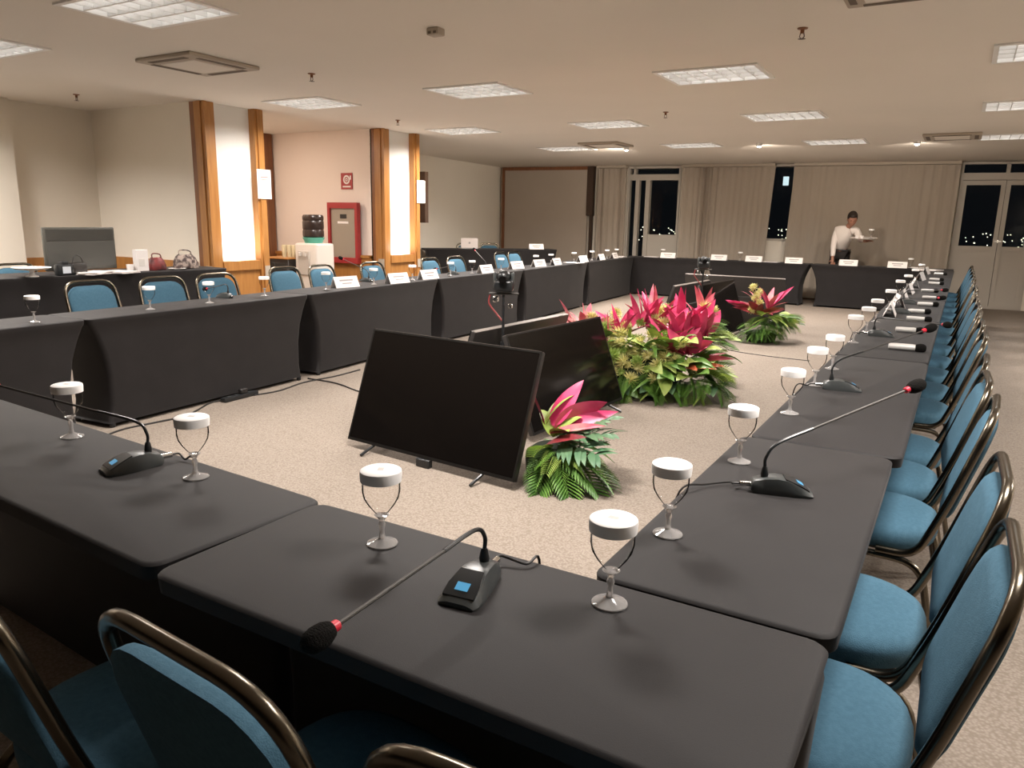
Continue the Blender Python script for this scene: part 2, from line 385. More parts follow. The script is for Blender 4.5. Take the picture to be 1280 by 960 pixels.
# window 2, narrow
t = thing('window_2', '', '', (0, 0, 0)); del t['label']; del t['category']; struct(t)
frame(MB(), X2a, X2b, 1.12, CZ-.01, .04).build('window_frame', M_door, t)
g = MB(); pane(g, X2a+.03, X2b-.03, 1.15, CZ-.03); g.build('window_pane', M_pane, t)
# glazed double door
t = thing('door_1', '', '', (0, 0, 0)); del t['label']; del t['category']; struct(t)
f = frame(MB(), X3a, X3b, 0, CZ-.01, .04); bwbox(f, X3a+.04, X3b-.04, .02, -.1, 2.28, 2.40)
xmid = (onback(1248, 250).x+onback(1262, 250).x)/2
bwbox(f, xmid-.03, xmid+.03, .02, -.1, 2.40, CZ-.01); f.build('door_frame', M_door, t)
g = MB(); pane(g, X3a+.03, xmid-.02, 2.39, CZ-.03); pane(g, xmid+.02, X3b-.03, 2.39, CZ-.03); g.build('transom_pane', M_pane, t)
for a, b in ((X3a+.04, xmid-.004), (xmid+.004, X3b-.04)):
    l = MB(); bwbox(l, a, a+.07, .03, -.05, .01, 2.27); bwbox(l, b-.07, b, .03, -.05, .01, 2.27); bwbox(l, a+.07, b-.07, .03, -.05, 2.19, 2.27); bwbox(l, a+.07, b-.07, .03, -.05, .01, .14); bwbox(l, a+.07, b-.07, .03, -.05, 1.04, 1.12)
    bwbox(l, a+.07, b-.07, .015, -.03, .14, 1.04)
    leaf = l.build('door_leaf', M_door, t)
    g = MB(); pane(g, a+.06, b-.06, 1.10, 2.20, -.01); g.build('door_pane', M_pane, leaf)
h = MB(); bwbox(h, xmid-.06, xmid+.05, .075, .06, 1.20, 1.225); bwbox(h, xmid-.055, xmid-.04, .06, .03, 1.20, 1.225); h.build('door_handle', M_chrome, t)
# city lights outside
cl = MB(); rnd = random.Random(5)
for k in range(520):
    x = rnd.uniform(-6, 9); yy = rnd.uniform(40, 60); z = H-.2-abs(rnd.gauss(0, .55))*1.2
    cl.ell((x*3, yy, z), .028, .028, .028, 5, 4)
o = cl.build('city_lights', mat('distant lamps', (1, .9, .7), .5, emit=(1, .9, .7), estr=6)); tag(o, 'scattered points of city light seen through the night windows', 'city lights', None, 'stuff')
# lightbox outside the narrow window
b = MB().box(-.5, .5, 0, .1, -.18, .35).build('lit_building_window', mat('lit far window', (.8, .9, 1), .5, emit=(.75, .9, 1), estr=1.6))
pp = onback(982, 228)*1.0; dd = (pp-Vector((0, 0, H)))*2.2+Vector((0, 0, H)); b.location = dd; b.scale = (.22, 1, .7)
tag(b, 'bright far window shining beyond the narrow window', 'building light')

def curtain(name, xa, xb, zb, label, folds, amp=.05, slant=(0, 0), gather=None):
    t = MB(); n = max(20, int((xb-xa)*60)); rows = []
    for iz in range(9):
        z = zb+(CZ-.06-zb)*iz/8; v = 1-iz/8; row = []
        for i in range(n+1):
            u = i/n; x = xa+slant[0]*v+(xb+slant[1]*v-xa-slant[0]*v)*u
            ph = 2*PI*folds*u
            a = amp*(.55+.45*math.sin(u*7.3+1))
            if gather: a = amp*(.25+1.1*math.exp(-((u-gather)/.09)**2))
            row.append((x, BWY(x)-.16-a*(math.sin(ph)+.3*math.sin(2.3*ph+z)), z))
        rows.append(row)
    back = [[(p[0], p[1]+.012, p[2]) for p in r] for r in rows]
    N = n+1; vs = [p for r in rows for p in r]+[p for r in back for p in r]; o = len(rows)*N; fs = []
    for i in range(len(rows)-1):
        for j in range(n):
            a, b, c, d = i*N+j, i*N+j+1, (i+1)*N+j+1, (i+1)*N+j
            fs.append((a, b, c, d)); fs.append((o+a, o+d, o+c, o+b))
    for j in range(n):
        fs.append((j, o+j, o+j+1, j+1)); k = (len(rows)-1)*N; fs.append((k+j, k+j+1, o+k+j+1, o+k+j))
    for i in range(len(rows)-1):
        for j in (0, n): fs.append((i*N+j, (i+1)*N+j, o+(i+1)*N+j, o+i*N+j))
    t.add(vs, fs, True)
    th = thing(name, label, 'curtain', ((xa+xb)/2, BWY((xa+xb)/2)-.16, 0), 0, 'curtains along the far wall')
    c = t.build('curtain_cloth', M_curt, th); c.location = -th.location
    rl = MB(); bwbox(rl, min(xa, xb)-.0, max(xa, xb)+.0, .24, .08, CZ-.055, CZ-.004); rr = rl.build('curtain_track', M_grille, th); rr.location = -th.location
    return th
Xc = lambda px, py=250, off=.16: onback(px, py, off).x
curtain('curtain', Xc(746), Xc(782), .03, 'beige curtain between the dark post and the left window', 5, .035)
curtain('curtain', Xc(851), Xc(966), .03, 'beige curtain gathered in folds between the two windows', 15, .035, (0, -.1), gather=.28)
curtain('curtain', Xc(990), Xc(1196), .03, 'wide beige curtain behind the standing person', 17, .011, (-.08, -.02))
# partition + post
t = thing('folding_partition', 'grey-brown partition panel left of the dark post on the far wall', 'partition', (0, 0, 0))
xa, xb = onback(628, 250, .1).x, onback(739, 250, .1).x
pm = MB(); bwbox(pm, xa+.06, xb-.09, .10, .04, .0, CZ-.08); pm.build('panel', M_part, t)
pf = MB(); bwbox(pf, xa, xa+.06, .12, .02, 0, CZ-.01); bwbox(pf, xa+.06, xb-.09, .12, .02, CZ-.08, CZ-.01); pf.build('border', M_woodd, t)
pf = MB(); bwbox(pf, xb-.09, xb+.05, .14, .02, 1.55, CZ-.01); bwbox(pf, xb-.02, xb+.03, .12, .02, 0, 1.55); pf.build('post', M_woodv, t)

# ------------------------------------------------------------------ ceiling fittings
AREA_W = 62
def fixture_parts(t, w, d, nx, ny):
    fr = MB().box(-w/2-.02, -w/2+.012, -d/2-.02, d/2+.02, -.012, 0).box(w/2-.012, w/2+.02, -d/2-.02, d/2+.02, -.012, 0)
    fr.box(-w/2+.012, w/2-.012, -d/2-.02, -d/2+.012, -.012, 0).box(-w/2+.012, w/2-.012, d/2-.012, d/2+.02, -.012, 0)
    fr.build('frame', M_refl, t)
    hs = MB(); hw, hd = w/2-.001, d/2-.001
    for z in (.10,): hs.add([(-hw, -hd, 0), (hw, -hd, 0), (hw, hd, 0), (-hw, hd, 0), (-hw, -hd, z), (hw, -hd, z), (hw, hd, z), (-hw, hd, z)], [(0, 1, 5, 4), (1, 2, 6, 5), (2, 3, 7, 6), (3, 0, 4, 7), (4, 5, 6, 7)])
    hs.build('housing', M_refl, t)
    lv = MB()
    for i in range(1, nx): x = -w/2+w*i/nx; lv.box(x-.003, x+.003, -d/2+.012, d/2-.012, -.008, .030)
    for j in range(1, ny): y = -d/2+d*j/ny; lv.box(-w/2+.012, w/2-.012, y-.007, y+.007, -.008, .034)
    lv.build('louver', M_louv, t)
names = {17: 'to the right of the photo, nearer one', 18: 'to the right of the photo, farther one', 4: 'added out of view to brighten the left walls', 0: 'largest and nearest, above the left table row', 1: 'at the left edge of the photo', 2: 'above the front tables out of view', 3: 'above the near right chairs'}
rowt = ['second', 'third', 'farthest']
colt = ['leftmost', 'second from left', 'third from left', 'rightmost']
f0 = None
for k, (x, y) in enumerate(FX):
    lab = 'square louvered ceiling light, ' + (names[k] if k < 5 or k > 16 else '%s row from the viewer, %s' % (rowt[(k-1)//4-1], colt[(k-1) % 4]))
    if f0 is None:
        f0 = thing('ceiling_light', lab, 'ceiling light', (x, y, CZ), 0, 'louvered ceiling lights'); fixture_parts(f0, FW, FD, 7, 4)
        for q in (-.19, 0, .19):
            MB().tube([(-.36, q, .065), (.36, q, .065)], .012, 8).build('lamp_tube', M_tube, f0)
    else: dup(f0, (x, y, CZ), 0, lab)
    ld = bpy.data.lights.new('fluorescent_lamp', 'AREA'); ld.shape = 'RECTANGLE'; ld.size = .70; ld.size_y = .50; ld.energy = AREA_W; ld.color = (1, .93, .87)
    ld.spread = R(152)
    if k < 5: ld.energy = AREA_W*((.85, .85, 1.45, 1.05, 1.3)[k])
    if k in (13, 9): ld.energy = AREA_W*1.4
    if x > 1: ld.energy = AREA_W*2.1
    if .3 < x < 1: ld.energy = AREA_W*.14; ld.color = (.90, .95, 1)
    lo = bpy.data.objects.new('fluorescent_lamp', ld); COL.objects.link(lo); lo.location = (x, y, CZ-.014)
# air conditioning cassettes
def cassette(x, y, s, label, rz=0):
    t = thing('air_vent', label, 'air conditioner', (x, y, CZ), rz, 'ceiling air cassettes')
    MB().rbox(-s/2, s/2, -s/2, s/2, -.03, 0, .01, 2).build('panel', M_grille, t)
    MB().rbox(-s*.3, s*.3, -s*.3, s*.3, -.036, -.028, .003, 1).build('intake_grille', M_ceil, t)
    for a in range(4):
        m = Matrix.Rotation(a*PI/2, 4, 'Z'); MB().box(-s*.33, s*.33, s*.38, s*.45, -.033, -.028, m).build('slot', M_slot, t)
cassette(-5.42, 4.2, .66, 'square beige air vent on the ceiling behind the largest light')
cassette(-4.95, 11.15, .66, 'far air vent on the ceiling near the left spotlight')
cassette(-.3, 11.65, .66, 'far right air vent on the ceiling near the right spotlight')
cassette(-.45, 4.45, .5, 'air vent cut by the top edge of the photo')
def sprinkler(x, y, label):
    t = thing('sprinkler', label, 'sprinkler', (x, y, CZ), 0, 'ceiling sprinklers')
    MB().lathe([(.032, 0), (.03, -.006), (.012, -.01), (.012, -.03), (.008, -.032)][::-1], 14).build('rosette', M_woodd, t)
    MB().tube([(-.010, 0, -.03), (-.014, 0, -.05), (0, 0, -.062), (.014, 0, -.05), (.010, 0, -.03)], .003, 6).build('yoke', M_woodv, t)
    MB().lathe([(.004, -.064), (.024, -.062), (.004, -.058)], 12).build('deflector', M_woodv, t)
for (x, y), l in zip([(-4.92, 4.93), (-1.01, 5.14), (-6.18, 7.62), (-2.96, 8.22), (-8.03, 4.72)],
        ['ceiling sprinkler between the largest light and the leftmost column', 'ceiling sprinkler at top right, nearest one', 'ceiling sprinkler just above the farther lit pillar', 'ceiling sprinkler in the middle of the ceiling', 'ceiling sprinkler at far left above the monitor']): sprinkler(x, y, l)
t = thing('smoke_detector', 'small boxy beige detector on the ceiling at top centre', 'detector', (-3.05, 4.15, CZ))
MB().rbox(-.045, .045, -.04, .04, -.045, 0, .008, 2).build('casing', M_grille, t)
MB().rbox(-.032, -.008, -.044, -.038, -.038, -.022, .003, 1).rbox(.008, .032, -.044, -.038, -.038, -.022, .003, 1).build('sensor', M_slot, t)
for k, ((x, y), l) in enumerate(zip([(-4.85, 11.73), (-2.78, 11.8), (-.73, 12.2)], ['left', 'middle', 'right'])):
    t = thing('spotlight', 'small bright ceiling spotlight near the far end, %s one of three' % l, 'spotlight', (x, y, CZ), 0, 'far spotlights')
    MB().lathe([(.045, 0), (.045, -.02), (.035, -.045), (.03, -.045)][::-1], 16).build('housing', M_refl, t)
    MB().ell((0, 0, -.048), .03, .03, .014).build('bulb', mat('spot bulb', (1, 1, 1), .5, emit=(1, .93, .82), estr=30), t)
    ld = bpy.data.lights.new('spot_lamp', 'SPOT'); ld.energy = (210, 125, 110)[k]; ld.spot_size = R(130); ld.spot_blend = .8; ld.color = (1, .86, .72); ld.shadow_soft_size = .03
    lo = bpy.data.objects.new('spot_lamp', ld); COL.objects.link(lo); lo.location = (x, y, CZ-.075); lo.rotation_euler = (R(52), 0, R((48, 0, 0)[k]))
# warm downlight in the alcove and beside the side tables
for (x, y, e, s) in [(-8.2, 6.75, 26, .25)]:
    ld = bpy.data.lights.new('alcove_lamp', 'AREA'); ld.shape = 'DISK'; ld.size = s; ld.energy = e; ld.color = (1, .83, .70)
    lo = bpy.data.objects.new('alcove_lamp', ld); COL.objects.link(lo); lo.location = (x, y, CZ-.03)
    t = thing('downlight', 'round ceiling downlight in the alcove behind the nearer pillar', 'ceiling light', (x, y, CZ)); MB().lathe([(.16, 0), (.16, -.02), (.13, -.02), (.13, -.005)], 24, cap=False).build('ring', M_refl, t)

# ------------------------------------------------------------------ tables
def table(name, L, W, h, label, cx, cy, rz, group='black covered conference tables', pinch=.10, cs=-1):
    t = thing(name, label, 'table', (cx, cy, 0), rz, group)
    lv = [(.03, pinch*.75, .02), (.04, pinch*.85, .02), (.15, pinch, .018), (.35, pinch, .014), (.5, pinch*.8, .01), (.62, pinch*.45, .006), (h-.045, pinch*.12, .003), (h-.035, .005, 0), (h-.006, .0, 0), (h-.0015, .004, .004), (h, .010, .010)]
    rs = []
    for z, ie, iw in lv:
        a, b = L/2-ie, W/2-iw; r = .035; ring = []; dp = .29 if (cs and z < h-.04) else 0
        for (sx, sy, a0) in ((1, 1, 0), (-1, 1, 90), (-1, -1, 180), (1, -1, 270)):
            for k in range(5):
                an = R(a0+k*22.5); ring.append((sx*(a-r)+r*math.cos(an), sy*(b-r-(dp if sy == cs else 0))+r*math.sin(an), z))
        rs.append(ring)
    MB().rings(rs, True, True, True).build('table_cover', M_black, t)
    for sx in (-1, 1):
        for sy in (-1, 1):
            x, y = sx*(L/2-pinch*.75-.035), sy*(W/2-.04-(.29 if sy == cs else 0))
            MB().lathe([(.016, 0), (.020, .006), (.020, .03), (.014, .04)], 12, Matrix.Translation((x, y, 0))).build('leg', M_blackp, t)
    return t
W = .445
table('conference_table', 1.155, W, .75, 'black covered front table nearest the viewer, with the middle microphone', -.682, 1.012, 0, pinch=.015)
table('conference_table', 1.80, W, .75, 'black covered front table at lower left, slightly turned', -2.165, 1.075, R(-3.2), pinch=.015)
rseg = [(1.245, 2.415, -.10), (2.425, 4.3, -.078), (4.31, 6.25, -.08), (6.26, 8.2, -.082), (8.21, 10.15, -.08), (10.16, 12.1, -.08), (12.11, 14.3, -.08)]
for k, (a, b, xo) in enumerate(rseg):
    table('conference_table', b-a, W, .75, 'black covered table of the right row, %s from the near end' % ORD[k], xo-W/2, (a+b)/2, PI/2, pinch=.02)
lseg = [(.6, 2.715, -4.68, -4.755), (2.725, 4.77, -4.755, -4.89), (4.78, 7.01, -4.89, -5.12), (7.02, 9.11, -5.12, -5.20), (9.12, 11.75, -5.20, -5.45), (11.76, 14.37, -5.45, -5.65)]
def linX(y):
    for a, b, xa, xb in lseg:
        if y <= b+.1: return xa+(xb-xa)*(max(y, a)-a)/(b-a)
    return -5.63
for k, (a, b, xa, xb) in enumerate(lseg):
    ang = math.atan2(b-a, xb-xa); n = Vector((math.sin(ang), -math.cos(ang)))
    cx, cy = (xa+xb)/2-n.x*W/2, (a+b)/2-n.y*W/2
    table('conference_table', math.hypot(b-a, xb-xa), W, .75, 'black covered table of the left row, %s from the near end' % ORD[k], cx, cy, ang, cs=0, pinch=.12)
for a, b, l in [(-5.90, -4.235, 'left'), (-4.225, -2.335, 'middle'), (-2.315, -.09, 'right')]:
    table('conference_table', b-a, W, .75, 'black covered table at the far end, %s one of the three' % l, (a+b)/2, 14.40+W/2, 0, cs=0, pinch=.13)
# side tables behind the left row
table('side_table', 3.0, .6, .86, 'black covered side table holding the monitor and bags', -7.17, 3.98, PI/2-R(3), 'black side tables', cs=1)
pa, pb = onZ(533, 311, .87), onZ(697, 312, .87)
an = math.atan2(pb.y-pa.y, pb.x-pa.x); mid = (pa+pb)/2
table('side_table', (pb-pa).length, .5, .87, 'black covered side table in the far left corner with a laptop', mid.x-math.sin(an)*(.25), mid.y+math.cos(an)*.25, an, 'black side tables', cs=1)
SA = an; SMID = mid; SN = Vector((-math.sin(an), math.cos(an), 0)); SU = Vector((math.cos(an), math.sin(an), 0))

# ------------------------------------------------------------------ chairs
def seat_mesh():
    def outline(s, z):
        pts = []
        for k in range(32):
            a = 2*PI*k/32; c, d = math.cos(a), math.sin(a)
            e = .62 if d > 0 else .95
            x = .205*s*math.copysign(abs(c)**(.62 if d > 0 else .75), c); y = (.205 if d > 0 else .175)*s*math.copysign(abs(d)**e, d)
            pts.append((x, y, z))
        return pts
    return MB().rings([outline(.90, .425), outline(.98, .43), outline(1.0, .445), outline(1.0, .468), outline(.96, .485), outline(.86, .496), outline(.6, .504), outline(.3, .507)], True, True, True)
def bk(y0, z):  # lean of the back
    return y0-(z-.45)*.29
def make_chair(label, group):
    t = thing('banquet_chair', label, 'chair', (0, 0, 0), 0, group)
    seat_mesh().build('seat', M_blue, t)
    MB().rbox(-.17, .17, -.12, .18, .408, .427, .006, 1).build('seat_pan', M_blackp, t)
    # upholstered back pad: rounded rectangle, domed in front
    def pad(s, off):
        pts = []; hw, z0, z1, r = .188*s, .70-.150*s, .70+.158*s, .10*s
        for (cx, cz, a0, rr) in ((hw-r, z1-r, 0, r), (-hw+r, z1-r, 90, r), (-hw+r*.5, z0+r*.5, 180, r*.5), (hw-r*.5, z0+r*.5, 270, r*.5)):
            for k in range(6):
                a = R(a0+k*18); z = cz+rr*math.sin(a); pts.append((cx+rr*math.cos(a), bk(-.150, z)+off, z))
        return pts
    MB().rings([pad(.93, -.026), pad(1, -.020), pad(1, .000), pad(.95, .009), pad(.80, .015), pad(.4, .018)], True, True, True).build('backrest', M_blue, t)
    pts = []
    hoop = fillet([(-.205, -.02, .425), (-.212, -.13, .43), (-.215, bk(-.150, .60), .60), (-.20, bk(-.150, .895), .895), (.20, bk(-.150, .895), .895), (.215, bk(-.150, .60), .60), (.212, -.13, .43), (.205, -.02, .425)], .11, 7)
    MB().tube(hoop, .0125, 10).build('back_frame', M_frame, t)
    for sx in (-1, 1):
        MB().tube(fillet([(sx*.20, 0, .405), (sx*.20, .17, .402), (sx*.20, .205, 0.012)], .09, 6), .0115, 9).build('leg', M_frame, t)
        MB().tube(fillet([(sx*.20, 0, .405), (sx*.20, -.15, .402), (sx*.20, -.235, 0.012)], .09, 6), .0115, 9).build('leg', M_frame, t)
    MB().tube([(-.20, .187, .2), (.20, .187, .2)], .008, 8).tube([(-.20, -.197, .2), (.20, -.197, .2)], .008, 8).build('stretcher', M_frame, t)
    for sx in (-1, 1):
        for y in (.205, -.235): MB().lathe([(.014, 0), (.015, .012), (.014, .03)], 10, Matrix.Translation((sx*.20, y, 0))).build('foot_cap', M_blackp, t)
    return t
GR = 'blue banquet chairs along the right row'; GL = 'blue banquet chairs behind the left row'
ch0 = make_chair('blue padded banquet chair in the right row, nearest to the viewer', GR)
ry = [1.455, 1.945, 2.71, 3.17, 3.63, 4.50, 5.05, 5.62, 6.22, 6.85, 7.5, 8.2, 8.9, 9.6, 10.35, 11.1, 11.9, 12.7]
rnd = random.Random(3)
for k, y in enumerate(ry):
    loc = (-.135+rnd.uniform(-.008, .012), y, 0); rz = PI/2+R(rnd.uniform(-3, 3))
    if k == 0: ch0.location = loc; ch0.rotation_euler = (0, 0, PI/2)
    else: dup(ch0, loc, rz, 'blue padded banquet chair in the right row, %s from the viewer' % ORD[k])
ly = [(3.40, -5.57), (3.96, -5.52), (4.51, -5.53), (5.57, -5.80), (6.13, -5.80), (6.95, -5.80), (8.35, -5.98), (8.98, -6.0), (10.75, -6.32), (11.25, -6.36)]
for k, (y, x) in enumerate(ly):
    dup(ch0, (x, y, 0), -PI/2+R(rnd.uniform(-4, 4)), 'blue banquet chair behind the left row, %s from the near end' % ORD[k], group=GL)
dup(ch0, (-.76, .79, 0), R(-4), 'dark blue banquet chair at the bottom left, its bronze hoop in full view', group='chairs at the front tables')
dup(ch0, (-1.27, .73, 0), R(-3), 'banquet chair at the lower left edge, only a lit bit of hoop showing', group='chairs at the front tables')
dup(ch0, (-.29, .80, 0), R(2), 'banquet chair at the bottom edge, only its hoop top showing', group='chairs at the front tables')
sb = dup(ch0, (-8.55, 3.95, 0), -PI/2, 'banquet chair standing behind the side table left of the monitor', group='chairs by the walls'); sb.location = (onX(34, 321, -7.95).x, onX(34, 321, -7.95).y, 0)
for px, l in ((555, 'left'), (586, 'right')):
    p = onZ(px, 301, .95); q = SMID + SU*((p-SMID).dot(SU)*.78) + SN*.62
    c = dup(ch0, (q.x, q.y, 0), SA+PI, 'dark banquet chair at the far left corner table, %s of the two by the laptop' % l, group='chairs by the walls'); c.scale = (1.03, 1.03, 1.06)

# ------------------------------------------------------------------ goblets
def make_glass(label, group):
    t = thing('water_goblet', label, 'glass', (0, 0, .75), 0, group)
    # thick foot and stem with a knop
    MB().lathe([(.030, .0), (.033, .002), (.032, .004), (.020, .008), (.008, .014), (.0055, .022), (.005, .034), (.0075, .044), (.005, .052), (.009, .060), (.016, .066), (.006, .068)], 24).build('stem', M_glass, t)
    MB().lathe([(.008, .066), (.017, .075), (.028, .089), (.0365, .104), (.0397, .120), (.039, .148)], 28, cap=False).build('bowl', M_thin, t)
    MB().lathe([(.038, .141), (.0425, .141), (.0435, .157), (.0425, .163), (.039, .1652), (.020, .1655), (.004, .1655)], 32).build('paper_lid', M_lid, t)
    MB().box(-.009, .009, -.006, .006, .1652, .1658).build('printed_mark', M_lidp, t)
    return t
g0 = make_glass('tall stemmed goblet with white paper lid, nearest one, by the front table corner', 'lidded goblets on the front tables')
g0.location = (-.467, 1.155, .75)
for (x, y), l in zip([(-.973, 1.13), (-1.644, 1.182), (-2.262, 1.212)], ['lidded goblet on the near front table left of the middle microphone', 'lidded goblet right of the microphone on the lower left table', 'lidded goblet left of the microphone on the lower left table']):
    dup(g0, (x, y, .75), rnd.uniform(0, 6), l, group='lidded goblets on the front tables')
for k, (x, y) in enumerate([(-.482, 1.509), (-.48, 2.12), (-.47, 2.80), (-.478, 3.38), (-.47, 3.83), (-.49, 4.80), (-.475, 5.35), (-.48, 5.98), (-.47, 7.0), (-.49, 8.37), (-.48, 9.4), (-.48, 10.8), (-.48, 12.4)]):
    dup(g0, (x, y, .75), rnd.uniform(0, 6), 'lidded goblet on the right table row, %s from the near end' % ORD[k], group='lidded goblets on the right row')
LG = [(-4.87, 2.46), (-4.93, 3.28), (-4.96, 3.80), (-5.07, 4.44), (-5.10, 5.20), (-5.15, 5.93), (-5.23, 6.67), (-5.30, 7.50), (-5.32, 8.00), (-5.38, 8.80), (-5.50, 10.0), (-5.56, 10.6), (-5.60, 11.5), (-5.68, 12.4), (-5.74, 13.2), (-5.80, 13.8)]
for k, (x, y) in enumerate(LG):
    dup(g0, (x, y, .75), rnd.uniform(0, 6), 'lidded goblet on the left table row, %s from the near end' % ORD[k], group='lidded goblets on the left row')
for x, l in ((-5.15, 'left'), (-3.62, 'middle'), (-.74, 'right')):
    dup(g0, (x, 14.62, .75), 0, 'lidded goblet on the far end tables, %s one' % l, group='lidded goblets at the far end')

# ------------------------------------------------------------------ gooseneck microphones
def mic(base, rz, head, label, cable=None, neck0=(0, -.045), bendh=.10):
    # local +Y points to the speaker (low front with display), -Y the connector end
    t = thing('gooseneck_microphone', label, 'microphone', (base[0], base[1], .75), rz, 'gooseneck conference microphones')
    def ring(y, w, zb, zt):
        return [(-w, y, zb), (-w*1.02, y, zb+(zt-zb)*.35), (-w*.78, y, zt-.002), (-w*.5, y, zt), (w*.5, y, zt), (w*.78, y, zt-.002), (w*1.02, y, zb+(zt-zb)*.35), (w, y, zb)]
    prof = [(-.078, .018, .006, .022), (-.070, .024, .002, .032), (-.045, .028, 0, .040), (-.015, .033, 0, .043), (.010, .036, 0, .040), (.040, .040, 0, .028), (.062, .040, 0, .016), (.072, .034, .001, .009)]
    MB().rings([ring(*p) for p in prof], True, True, True).build('base', M_greyp, t)
    fp = [(.004, .024, .0425), (.040, .031, .0292), (.062, .031, .0172)]
    MB().rings([[(-w, y, z+.0005), (w, y, z+.0005), (w, y, z-.004), (-w, y, z-.004)] for y, w, z in fp], True, True, True).build('front_panel', M_blackp, t)
    MB().add([(-.013, .036, .0325), (.013, .036, .0325), (.013, .052, .0245), (-.013, .052, .0245)], [(0, 1, 2, 3)]).build('display', M_lcd, t)
    MB().lathe([(.009, .038), (.010, .046), (.007, .062), (.0055, .066)], 14, Matrix.Translation((neck0[0], neck0[1], 0))).build('socket', M_blackp, t)
    ct = MB().tube([(0, -.075, .017), (0, -.105, .017)], .007, 12).build('connector', M_chrome, t)
    Mi = Matrix.Rotation(-rz, 3, 'Z')
    hd = Mi @ (Vector(head)-Vector((base[0], base[1], .75)))
    s = Vector((neck0[0], neck0[1], .06)); dirv = (hd-Vector((s.x, s.y, s.z+.05))).normalized()
    b1 = Vector((s.x, s.y, s.z+.03)); b2 = b1+Vector((0, 0, .025))+dirv*.035
    path = smooth_path([s, b1, b2, b2+(hd-b2)*.3], 6)[:-1]
    MB().tube(path, .0042, 8).build('flexible_neck', M_blackp, t)
    MB().tube([path[-1], hd-dirv*.028], .0034, 8).build('gooseneck', M_neck, t)
    dq = (hd-path[-1]).normalized()
    q = dq.to_track_quat('Z', 'Y').to_matrix().to_4x4()
    T = Matrix.Translation(hd) @ q
    MB().lathe([(.0065, -.030), (.0085, -.028), (.0085, -.016), (.006, -.014)], 14, T).build('light_ring', M_red, t)
    MB().lathe([(.006, -.018), (.013, -.014), (.0175, -.002), (.0185, .012), (.0165, .026), (.010, .035), (.002, .038)], 16, T).build('windscreen', M_foam, t)
    if cable:
        pts = [(0, -.10, .017), (0, -.125, .016)]+[Mi @ (Vector(p)-Vector((base[0], base[1], .75))) for p in cable]
        MB().tube(smooth_path(pts, 6), .0028, 7).build('cable', M_rubber, t)
    return t
hF1 = onZ(404, 793, .85)
mic((-.700, 1.065), R(187), hF1, 'gooseneck microphone with blue display on the front table, middle foreground', [(-.665, 1.20, .757), (-.66, 1.245, .75), (-.66, 1.255, .60)])
hF2 = onZ(-12, 479, .93)
mic((-1.845, 1.135), R(165), hF2, 'gooseneck microphone on the lower left table, its neck pointing left', [(-1.78, 1.25, .757), (-1.765, 1.27, .752), (-1.755, 1.32, .60)])
hR1 = onZ(1142, 484, 1.0)
mic((-.325, 1.93), R(-68), hR1, 'gooseneck microphone on the right row, nearest, with long cable to the edge', [(-.43, 1.93, .758), (-.50, 1.86, .757), (-.545, 1.78, .752), (-.558, 1.74, .60)], neck0=(.0, -.045))
hR2 = onZ(1161, 411, 1.0)
mic((-.365, 3.36), R(-75), hR2, 'gooseneck microphone on the right row, second from the viewer', [(-.50, 3.33, .757), (-.54, 3.3, .752), (-.56, 3.3, .6)])
hR3 = onZ(1183, 406, .90)
mic((-.375, 5.22), R(-80), hR3, 'gooseneck microphone on the right row, third from the viewer', [(-.50, 5.2, .757), (-.54, 5.2, .752), (-.56, 5.2, .6)])
mic((-.36, 6.75), R(-80), (-.10, 6.9, .88), 'gooseneck microphone on the right row, fourth from the viewer')
mic((-.36, 7.65), R(-80), (-.10, 7.8, .88), 'gooseneck microphone on the right row, farthest one')
for k, (px, py, hx, hy, hz) in enumerate([(281, 372, 0, 0, 0), (457, 352, 427, 323, 1), (566, 343, 0, 0, 0), (604, 339, 593, 312, 1)]):
    b = onZ(px, py, .75); b.x = min(b.x, linX(b.y)-.16)
    if hz: hd = onX(hx, hy, b.x-.25)
    else: hd = Vector((b.x-.30, b.y+.05, .80))
    mic((b.x, b.y), R(90), hd, 'gooseneck microphone on the left table row, %s from the near end' % ORD[k])

# handheld cordless microphones lying on the right row
def make_handheld():
    t = thing('cordless_microphone', 'x', 'microphone', (0, 0, 0), 0, 'white cordless microphones on the right row')
    Q = Matrix.Rotation(PI/2, 4, 'Y')
    MB().lathe([(.010, -.07), (.0165, -.068), (.0185, -.03), (.0185, .05), (.017, .065), (.012, .067)], 18, Q).build('body', mat('silver white barrel', (.78, .76, .73), .25, metal=.15), t)
    MB().lathe([(.012, .060), (.020, .070), (.025, .088), (.024, .105), (.015, .118), (.003, .121)], 18, Q).build('foam_head', M_foam, t)
    return t
h0 = None
for k, (x, y) in enumerate([(-.225, 4.68), (-.255, 5.5), (-.235, 6.23), (-.26, 6.82), (-.225, 7.52), (-.22, 8.25), (-.27, 9.17), (-.25, 10.5), (-.27, 11.3), (-.26, 12.75)]):
    l = 'white cordless microphone with black foam head on the right row, %s from the viewer' % ORD[k]
    if h0 is None: h0 = make_handheld(); h0.location = (x, y, .77); h0['label'] = l; h0.rotation_euler = (0, 0, R(4))
    else: dup(h0, (x, y, .77), R(rnd.uniform(-4, 10)), l).scale = (.88, .92, .92)

